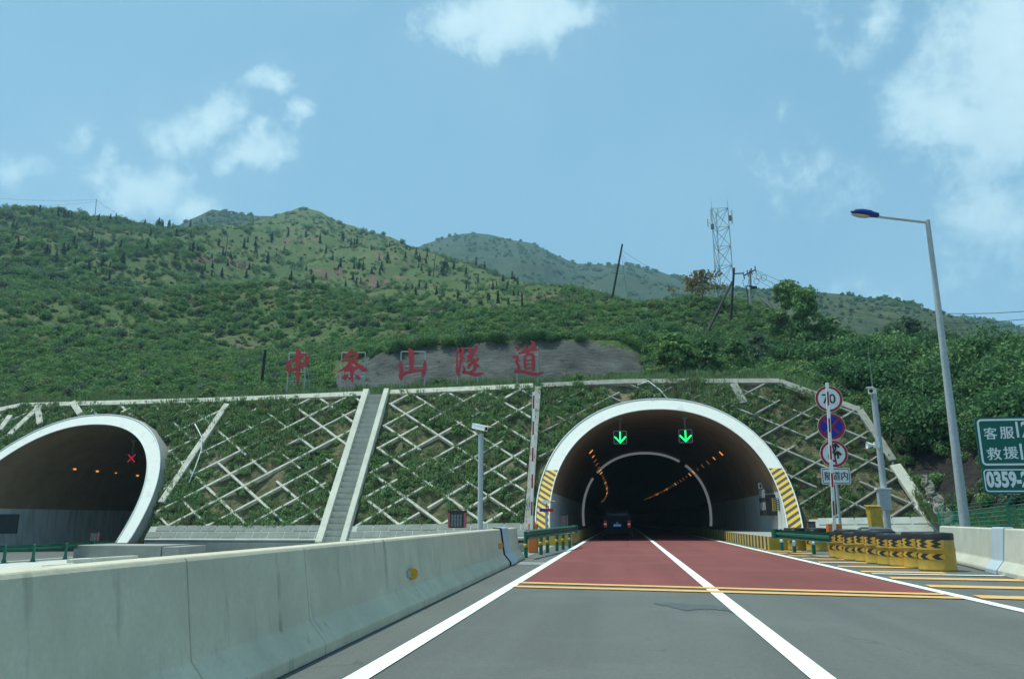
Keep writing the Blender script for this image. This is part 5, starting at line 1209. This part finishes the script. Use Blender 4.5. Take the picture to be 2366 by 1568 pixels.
for s_ in (-1, 1):
    mb = MB(); mb.box(s_*.73-.09, s_*.73+.09, -.05, .1, .74, 1.16); o = cpart(mb, 'tail_light', tl, bevel=.03)
    mb = MB(); mb.box(s_*.73-.085, s_*.73+.085, -.058, -.04, .90, .99); cpart(mb, 'clear_lens', M['white_sign'], o)
    mb = MB(); mb.obox((s_*1.03, 2.9, 1.1), (.1, 0, 0), (0, .07, 0), (0, 0, .07)); cpart(mb, 'mirror', bodym, bevel=.03)
    for y in (.85, 3.6):
        mb = MB(); mb.tube([(s_*.70, y, .35), (s_*.91, y, .35)], .35, 24); w = cpart(mb, 'wheel', M['black_rubber'], smooth=40)
        mb = MB(); mb.tube([(s_*.90, y, .35), (s_*.925, y, .35)], .21, 14); cpart(mb, 'rim', M['galv'], w)
    mb = MB(); mb.tube([(s_*.62, .5, 1.74), (s_*.62, .6, 1.79), (s_*.62, 2.3, 1.78), (s_*.62, 2.4, 1.72)], .018, 6); cpart(mb, 'roof_rail', M['galv_dark'])
    mb = MB(); mb.slab([(s_*.845, .45, 1.08), (s_*.845, 2.95, 1.08), (s_*.70, 2.5, 1.60), (s_*.70, .7, 1.62)], (s_*.02, 0, .006)); cpart(mb, 'side_window', M['glass_dark'])
mb = MB(); mb.box(-.24, .24, -.045, -.01, .80, .95); npl = cpart(mb, 'number_plate', paint('blue_plate', (.10, .32, .85), .4, .03, 3))
put_text('晋·K9065', cx0-.205, .825, .10, .41, cy0-.052, M['white_sign'], npl, .01)
mb = MB(); mb.box(-.07, .07, -.03, .0, 1.0, 1.05); cpart(mb, 'badge', M['galv'])
# ------------------------------------------------------------------ poles, wires and the mast on the hill
def hpole(label, base, top, r0=.14, r1=.10, m='wood_dark', name='utility_pole', r=None):
    b = hit(*base) if r is None else onR(base[0], base[1], r); d = math.hypot(b.x, b.y); t = onR(top[0], top[1], d)
    mb = MB(); mb.tube([b-(t-b).normalized()*1.0, t], [r0, r1], 10); o = tag(mb.build(name, M[m], smooth=40), label, 'pole'); return b, t
def sag(a, b, s=.6, n=14): return [(a[0]+(b[0]-a[0])*i/n, a[1]+(b[1]-a[1])*i/n, a[2]+(b[2]-a[2])*i/n-s*4*(i/n)*(1-i/n)) for i in range(n+1)]
def wire(label, a, b, s=.6, r=.025): mb = MB(); mb.tube(sag(a, b, s), r, 4, cap=False); return tag(mb.build('power_line', M['wire']), label, 'cable')
b1, t1 = hpole('leaning dark wooden pole with fanned stay wires on the green hillock', (1414, 690), (1438, 564), .17, .13)
hpole('thick short black post on the slope left of the red letters', (603, 896), (613, 808), .13, .12, name='post')
hpole('thin dark pole high on the grassy hillside below the double peak', (521, 590), (527, 543), .16, .1)
hpole('thin dark pole with a bushy tip on the grassy hillside right of the peak', (1001, 640), (1006, 588), .16, .1)
hpole('short dark stump post in the shrubs above the bare rock face', (1206, 716), (1206, 679), .14, .12, name='post')
b2, t2 = hpole('lone thin pole on the skyline under the white cloud', (219, 506), (223, 460), .16, .11)
b3, t3 = hpole('straight black pole with a small cross arm, before the lattice mast', (1688, 748), (1696, 619), .17, .13)
b4 = hit(1617, 788); d = math.hypot(b4.x, b4.y); mb = MB(); mb.tube([b4-Vector((0, 0, .6)), t3+Vector((-.15, .1, -1.4))], [.16, .12], 10); tag(mb.build('brace_pole', M['wood_dark'], smooth=40), 'slanting black brace pole leaning against the straight black pole', 'pole')
mb = MB(); mb.box(-.1, 1.0, -.05, .05, -.06, .06); rep(mb, (t3.x, t3.y-.12, t3.z-.75)); tag(mb.build('cross_arm', M['wood_dark']), 'short cross arm near the top of the straight black pole', 'cross arm')
# cross-arm pole
bh = hit(1735, 726) or onR(1735, 726, 120); dd = math.hypot(bh.x, bh.y)+4; pt_ = onR(1733, 624, dd); pbm = onR(1736, 745, dd)
up_ = thing('utility_pole', 'grey concrete pole with a black cross arm, insulators and looping cables', 'pole', pbm)
mb = MB(); mb.tube([pbm, pt_], [.19, .14], 12); mb.build('pole', M['pole_grey'], up_, smooth=40)
dirA = Vector((.85, -1.2, .48)).normalized(); a0 = pt_+Vector((0, -.25, -.25))-dirA*1.9; a1 = pt_+Vector((0, -.25, -.25))+dirA*1.9
a0, a1 = onR(1718, 637, dd-.6), onR(1745, 623, dd-.6)
mb = MB(); mb.beam(a0, a1, .14, .12, (0, 1, 0)); mb.build('cross_arm', M['wood_dark'], up_)
INS = []
for k in range(4):
    q = a0+(a1-a0)*(k/3); mb = MB(); mb.tube([q+Vector((0, -.05, .02)), q+Vector((0, -.05, .45))], [.07, .09], 8); mb.tube([q+Vector((0, -.06, -.02)), q+Vector((.1, -.06, -.45))], [.06, .08], 8); mb.build('insulator', M['galv_dark'], up_); INS.append(q)
mb = MB(); mb.box(-.5, .4, -.06, .06, -.06, .06); rep(mb, onR(1731, 661, dd-.4)); mb.build('lower_arm', M['wood_dark'], up_)
q = onR(1742, 664, dd-.4); mb = MB(); mb.obox(q, (.35, 0, 0), (0, .2, 0), (0, 0, .16)); mb.build('switch_box', M['black'], up_, bevel=.03)
mb = MB(); L_ = [onR(x, y, dd-.5) for x, y in ((1722, 640), (1716, 650), (1719, 661), (1726, 664), (1729, 655), (1730, 645))]; mb.tube(L_, .03, 5); mb.tube([onR(1725, 664, dd-.5), onR(1728, 690, dd-.5), onR(1729, 740, dd-.5)], [.09, .05, .05], 6)
for (x, y) in ((1753, 638), (1765, 642), (1748, 650)): mb.tube([onR(x+6.5*math.cos(k*.7), y+7*math.sin(k*.7), dd-.6) for k in range(10)], .028, 5)
mb.build('cable_loops', M['wire'], up_)
for k, (q, x, y, lb_) in enumerate(((a1, 2440, 712, 'uppermost power line running from the cross-arm pole past the street lamp'), (INS[2], 2440, 728, 'middle power line running from the cross-arm pole past the street lamp'), (INS[1], 2440, 737, 'lowest power line running from the cross-arm pole past the street lamp'))):
    wire(lb_, q, onR(x, y, 75), 2.4+.5*k, .028)
for k, (y, e, lb_) in enumerate(((578, (1600, 646), 'upper stay wire from the leaning pole down to the yellowing tree'), (584, (1520, 682), 'middle stay wire fanning from the leaning pole into the shrubs'), (590, (1455, 700), 'steep stay wire fanning from the leaning pole into the shrubs'))):
    wire(lb_, onR(1436, y, math.hypot(b1.x, b1.y)), onR(e[0], e[1], 118), .9, .018)
wire('pair of slack wires from the skyline pole to the picture edge', t2-Vector((0, 0, .3)), onR(-120, 446, 380), 1.6, .045)
wire('lower slack wire from the skyline pole to the picture edge', t2-Vector((0, 0, 1.2)), onR(-120, 470, 380), 1.8, .04)
wire('slack wire from the skyline pole down toward the double peak', t2-Vector((0, 0, .3)), onR(355, 510, 392), 3.2, .045)
# lattice mast
rm = 150.0; T0 = onR(1662.5, 481, rm); zt_ = T0.z; pitch = 3.95; wd_ = (onR(1682, 481, rm)-onR(1643, 481, rm)).length*.98; nz_ = 7
mt = thing('telecom_mast', 'slim grey three-legged lattice mast with white aerial panels at its top', 'mast', (T0.x, T0.y, zt_-pitch*nz_))
LG = [Vector((-wd_/2, -.3, 0)), Vector((wd_/2, -.15, 0)), Vector((-wd_*.12, wd_*.75, 0))]
pos_ = lambda k, z: Vector((T0.x, T0.y, z))+LG[k]*(1+.004*(zt_-z))
for k in range(3): mb = MB(); mb.tube([pos_(k, zt_-pitch*nz_), pos_(k, zt_)], .085, 8); mb.build('leg', M['galv'], mt)
mb = MB()
for j in range(nz_):
    za, zb_ = zt_-pitch*j-.1, zt_-pitch*(j+1)-.1
    for a, b in ((0, 1), (1, 2), (2, 0)):
        mb.tube([pos_(a, za), pos_(b, za)], .05, 5); mb.tube([pos_(a, za), pos_(b, zb_)], .042, 5); mb.tube([pos_(b, za), pos_(a, zb_)], .042, 5)
mb.build('lattice_bracing', M['galv_dark'], mt)
for k, x in ((0, -.05), (1, .05)): q = pos_(k, zt_); mb = MB(); mb.tube([q, q+Vector((0, 0, 1.6))], .035, 5); mb.build('lightning_rod', M['galv_dark'], mt)
for (dx, dz, dy, h) in ((-wd_/2-.25, -1.6, -.5, 2.6), (-wd_/2-.85, -2.9, .1, 1.7), (-wd_*.15, -1.0, -.5, 1.7), (wd_/2+.65, -2.0, -.2, 2.9)):
    mb = MB(); mb.box(-.16, .16, -.09, .09, -h/2, h/2); rep(mb, (T0.x+dx, T0.y+dy, zt_+dz)); pa = mb.build('aerial_panel', M['white'], mt, bevel=.03)
    mb = MB(); mb.tube([(T0.x+dx, T0.y+dy+.1, zt_+dz), (T0.x+dx*.7, T0.y+dy+.2, zt_+dz)], .04, 5); mb.build('arm', M['galv_dark'], pa)
for (dx, dz) in ((wd_/2+.25, -2.3), (-wd_/2-.05, -3.9)):
    mb = MB(); mb.box(-.3, .3, -.25, .25, -.5, .5); rep(mb, (T0.x+dx, T0.y-.3, zt_+dz)); mb.build('radio_unit', M['galv_dark'], mt, bevel=.05)
# white pipes and hoses
p0 = [hit(x, y) for x, y in ((1682, 768), (1679, 800), (1680, 830), (1684, 850))]; p0 = [q-ray(1680, 800).normalized()*.8 for q in p0 if q]
if len(p0) > 2: mb = MB(); mb.tube(p0, .055, 6); tag(mb.build('hose', M['cyan_white'], smooth=True), 'white hose hanging below the straight black pole', 'hose')
for (x0_, y0_, x1_, y1_, lb_) in ((1381, 686, 1388, 668, 'short white stick standing in the shrubs beside the leaning pole'), (1610, 772, 1620, 757, 'short white stick by the foot of the slanting brace pole')):
    q = hit(x0_, y0_)
    if q: e = onR(x1_, y1_, math.hypot(q.x, q.y)); mb = MB(); mb.tube([q-(e-q)*.3, e], .05, 6); tag(mb.build('white_stick', M['cyan_white']), lb_, 'stick')
mb = MB(); q = [on_slope(1.2, 9.6, .3), on_slope(1.9, 9.75, .45), on_slope(2.6, 9.2, .3), on_slope(3.1, 8.5, .25)]; mb.tube(q, .045, 6); tag(mb.build('hose', M['cyan_white'], smooth=True), 'thin white hose lying over the capping beam above the striped rim', 'hose')
mb = MB(); q = [on_slope(-28.1, 6.9, .9), on_slope(-27.4, 6.2, .6), on_slope(-27.0, 5.3, .5), on_slope(-26.9, 4.2, .4), on_slope(-26.9, 3.3, .3)]; mb.tube(q, .035, 6); tag(mb.build('hose', M['cyan_white'], smooth=True), 'white cable curling round the shoulder of the plain white tunnel rim', 'hose')
# ------------------------------------------------------------------ trees that stand out
def limb(mb, p, d, L_, r, depth, g, tips):
    d = d.normalized(); pts = [p]; n = 4
    for i in range(n):
        d = (d+Vector((g.uniform(-.22, .22), g.uniform(-.22, .22), g.uniform(-.05, .18)))).normalized(); pts.append(pts[-1]+d*(L_/n))
    mb.tube(pts, [r*(1-.55*i/n) for i in range(n+1)], 6)
    if depth == 0: tips.append(pts[-1]); return
    for k in range(3):
        a = g.uniform(0, 6.28); limb(mb, pts[2+(k % 3) if k else n], (d+Vector((math.cos(a)*.9, math.sin(a)*.9, g.uniform(.0, .5)))), L_*g.uniform(.5, .72), r*.5, depth-1, g, tips)
def tree(name, label, base, ytop, wpx, leafm, n=1500, size=.26, bare=.3, seed=1, lean=(0, 0), group=None, squash=1.0):
    b = hit(*base) or onR(base[0], base[1], 90); d = math.hypot(b.x, b.y); t = onR(base[0], ytop, d); Ht = t.z-b.z; W = wpx*d/F*.5*1.05
    g = random.Random(seed); root = thing(name, label, 'tree' if 'tree' in name else 'bush', b, group)
    mb = MB(); tips = []; limb(mb, b-Vector((0, 0, .3)), Vector((lean[0], lean[1], 1)), Ht*.52, max(.05, Ht*.016), 2, g, tips); mb.build('trunk', M['bark'], root, smooth=50)
    bl = []; 
    for k in range(38):
        a = g.uniform(0, 6.28); h = bare+(1-bare)*g.random()**.8; rr_ = W*math.sin(min(1, (1.04-h)*1.9)*1.57)*g.uniform(.2, 1.0); s_ = W*g.uniform(.13, .27)
        bl.append((b.x+rr_*math.cos(a)+lean[0]*Ht*h*.4, b.y+rr_*math.sin(a), b.z+Ht*h-s_*.5, s_*1.15, s_*1.1, s_*.62*squash))
    V, Q = leaves(bl, n, size, shell=.45, seed=seed); me = arrays('crown', V, Q, M[leafm], root); link('crown', me, root); return root
tree('broadleaf_tree', 'tallest windblown tree right of the cross-arm pole, its leaves thin against the sky', (1829, 812), 642, 128, 'leaf', 6000, .20, .16, 3, (.08, 0), squash=1.5)
tree('broadleaf_tree', 'slim windblown tree close to the tallest one, on its lamp side', (1873, 812), 688, 84, 'leaf', 2800, .18, .25, 4, (.12, 0), squash=1.4)
tree('broadleaf_tree', 'dense dark bushy tree beside the two windblown trees', (1922, 815), 730, 84, 'leaf', 2200, .24, .05, 5)
tree('broadleaf_tree', 'thin see-through tree just left of the street lamp pole', (2103, 812), 728, 84, 'leaf_grey', 800, .22, .25, 6)
tree('broadleaf_tree', 'small sapling on bare ground near the white hose', (1708, 862), 782, 66, 'leaf_dark', 620, .17, .4, 7)
tree('broadleaf_tree', 'leafy sapling below the cross-arm pole', (1755, 850), 770, 70, 'leaf_grey', 700, .17, .3, 8)
tree('yellowing_tree', 'yellowing flat-topped tree in front of the lattice mast', (1622, 704), 622, 165, 'leaf_yellow', 800, .26, .45, 9, squash=.45)
tree('broadleaf_tree', 'bushy green tree at the foot of the slanting brace pole', (1560, 862), 770, 120, 'leaf', 2400, .22, .03, 10)
tree('broadleaf_tree', 'round green tree under the straight black pole', (1630, 862), 775, 90, 'leaf_dark', 1700, .2, .03, 12)
tree('leafy_bush', 'bright green bush standing on the bench below the fourth red letter', (1017, 896), 872, 40, 'leaf', 420, .13, .0, 14)
tree('leafy_bush', 'pale green rounded bush on the bench left of the red letters', (484, 928), 893, 54, 'leaf_olive', 560, .14, .0, 15)
tree('leafy_bush', 'green bush on the bench between the last red letter and the tunnel crown', (1338, 888), 862, 52, 'leaf', 480, .14, .0, 16)
tree('leafy_bush', 'spreading weed bush growing over the capping beam above the tunnel crown', (1556, 898), 868, 44, 'leaf', 420, .14, .0, 17)
tree('leafy_bush', 'dark upright bush on the lattice slope right of the tunnel crown', (1722, 978), 915, 44, 'leaf_dark', 620, .13, .0, 18)
# cypress saplings on the open hillside
cyp = []
for k in range(3):
    g = np.random.default_rng(60+k); bl = [(0, 0, .18+.16*i, .17*(1-i*.15), .17*(1-i*.15), .14) for i in range(6)]
    V, Q = leaves(bl, 150, .10, seed=70+k, asp=2.2, up=.8); cyp.append(arrays('cypress', V, Q, M['leaf_cypress']))
def plant_cypress(x, y, hpx, label, group):
    b = hit(x, y)
    if b is None: return
    d = math.hypot(b.x, b.y); h = hpx*d/F; o = bpy.data.objects.new('cypress_tree', random.choice(cyp)); COL.objects.link(o); o.location = b-Vector((0, 0, .1)); o.scale = (h*random.uniform(.8, 1.1), h*random.uniform(.8, 1.1), h); o.rotation_euler = (0, 0, random.random()*6)
    tag(o, label, 'tree', group)
for i in range(115):
    x = random.uniform(480, 1200); y = random.uniform(545+(x-700)*.12*(x > 700), 660+(x-700)*.1*(x > 700)); plant_cypress(x, y, random.uniform(11, 24), 'dark narrow cypress sapling scattered over the grassy hillside below the peak', 'cypress saplings on the grassy hillside')
for i in range(30):
    x = random.uniform(70, 440); yy = float(np.interp(x, [0, 220, 430], [482, 507, 521]))+random.uniform(4, 12); plant_cypress(x, yy, random.uniform(9, 24), 'dark cypress sapling standing on the skyline ridge under the low white cloud', 'cypress saplings along the skyline ridge')
for i in range(40):
    x = random.uniform(20, 520); plant_cypress(x, random.uniform(530, 650), random.uniform(14, 28), 'dark cypress among the green shrubs on the lower hillside', 'cypresses among the hillside shrubs')

# ------------------------------------------------------------------ air
hzm = bpy.data.materials.new('summer_haze'); hzm.use_nodes = True; ht = hzm.node_tree; ht.nodes.remove(ht.nodes['Principled BSDF'])
pv = ht.nodes.new('ShaderNodeVolumePrincipled'); pv.inputs['Color'].default_value = (.50, .80, 1.0, 1); pv.inputs['Density'].default_value = HAZE; pv.inputs['Anisotropy'].default_value = .2
ht.links.new(pv.outputs[0], ht.nodes['Material Output'].inputs['Volume'])
tag(MB().box(-1600, 1600, -1600, 1600, -2.2, 420).build('haze', hzm), kind='stuff')
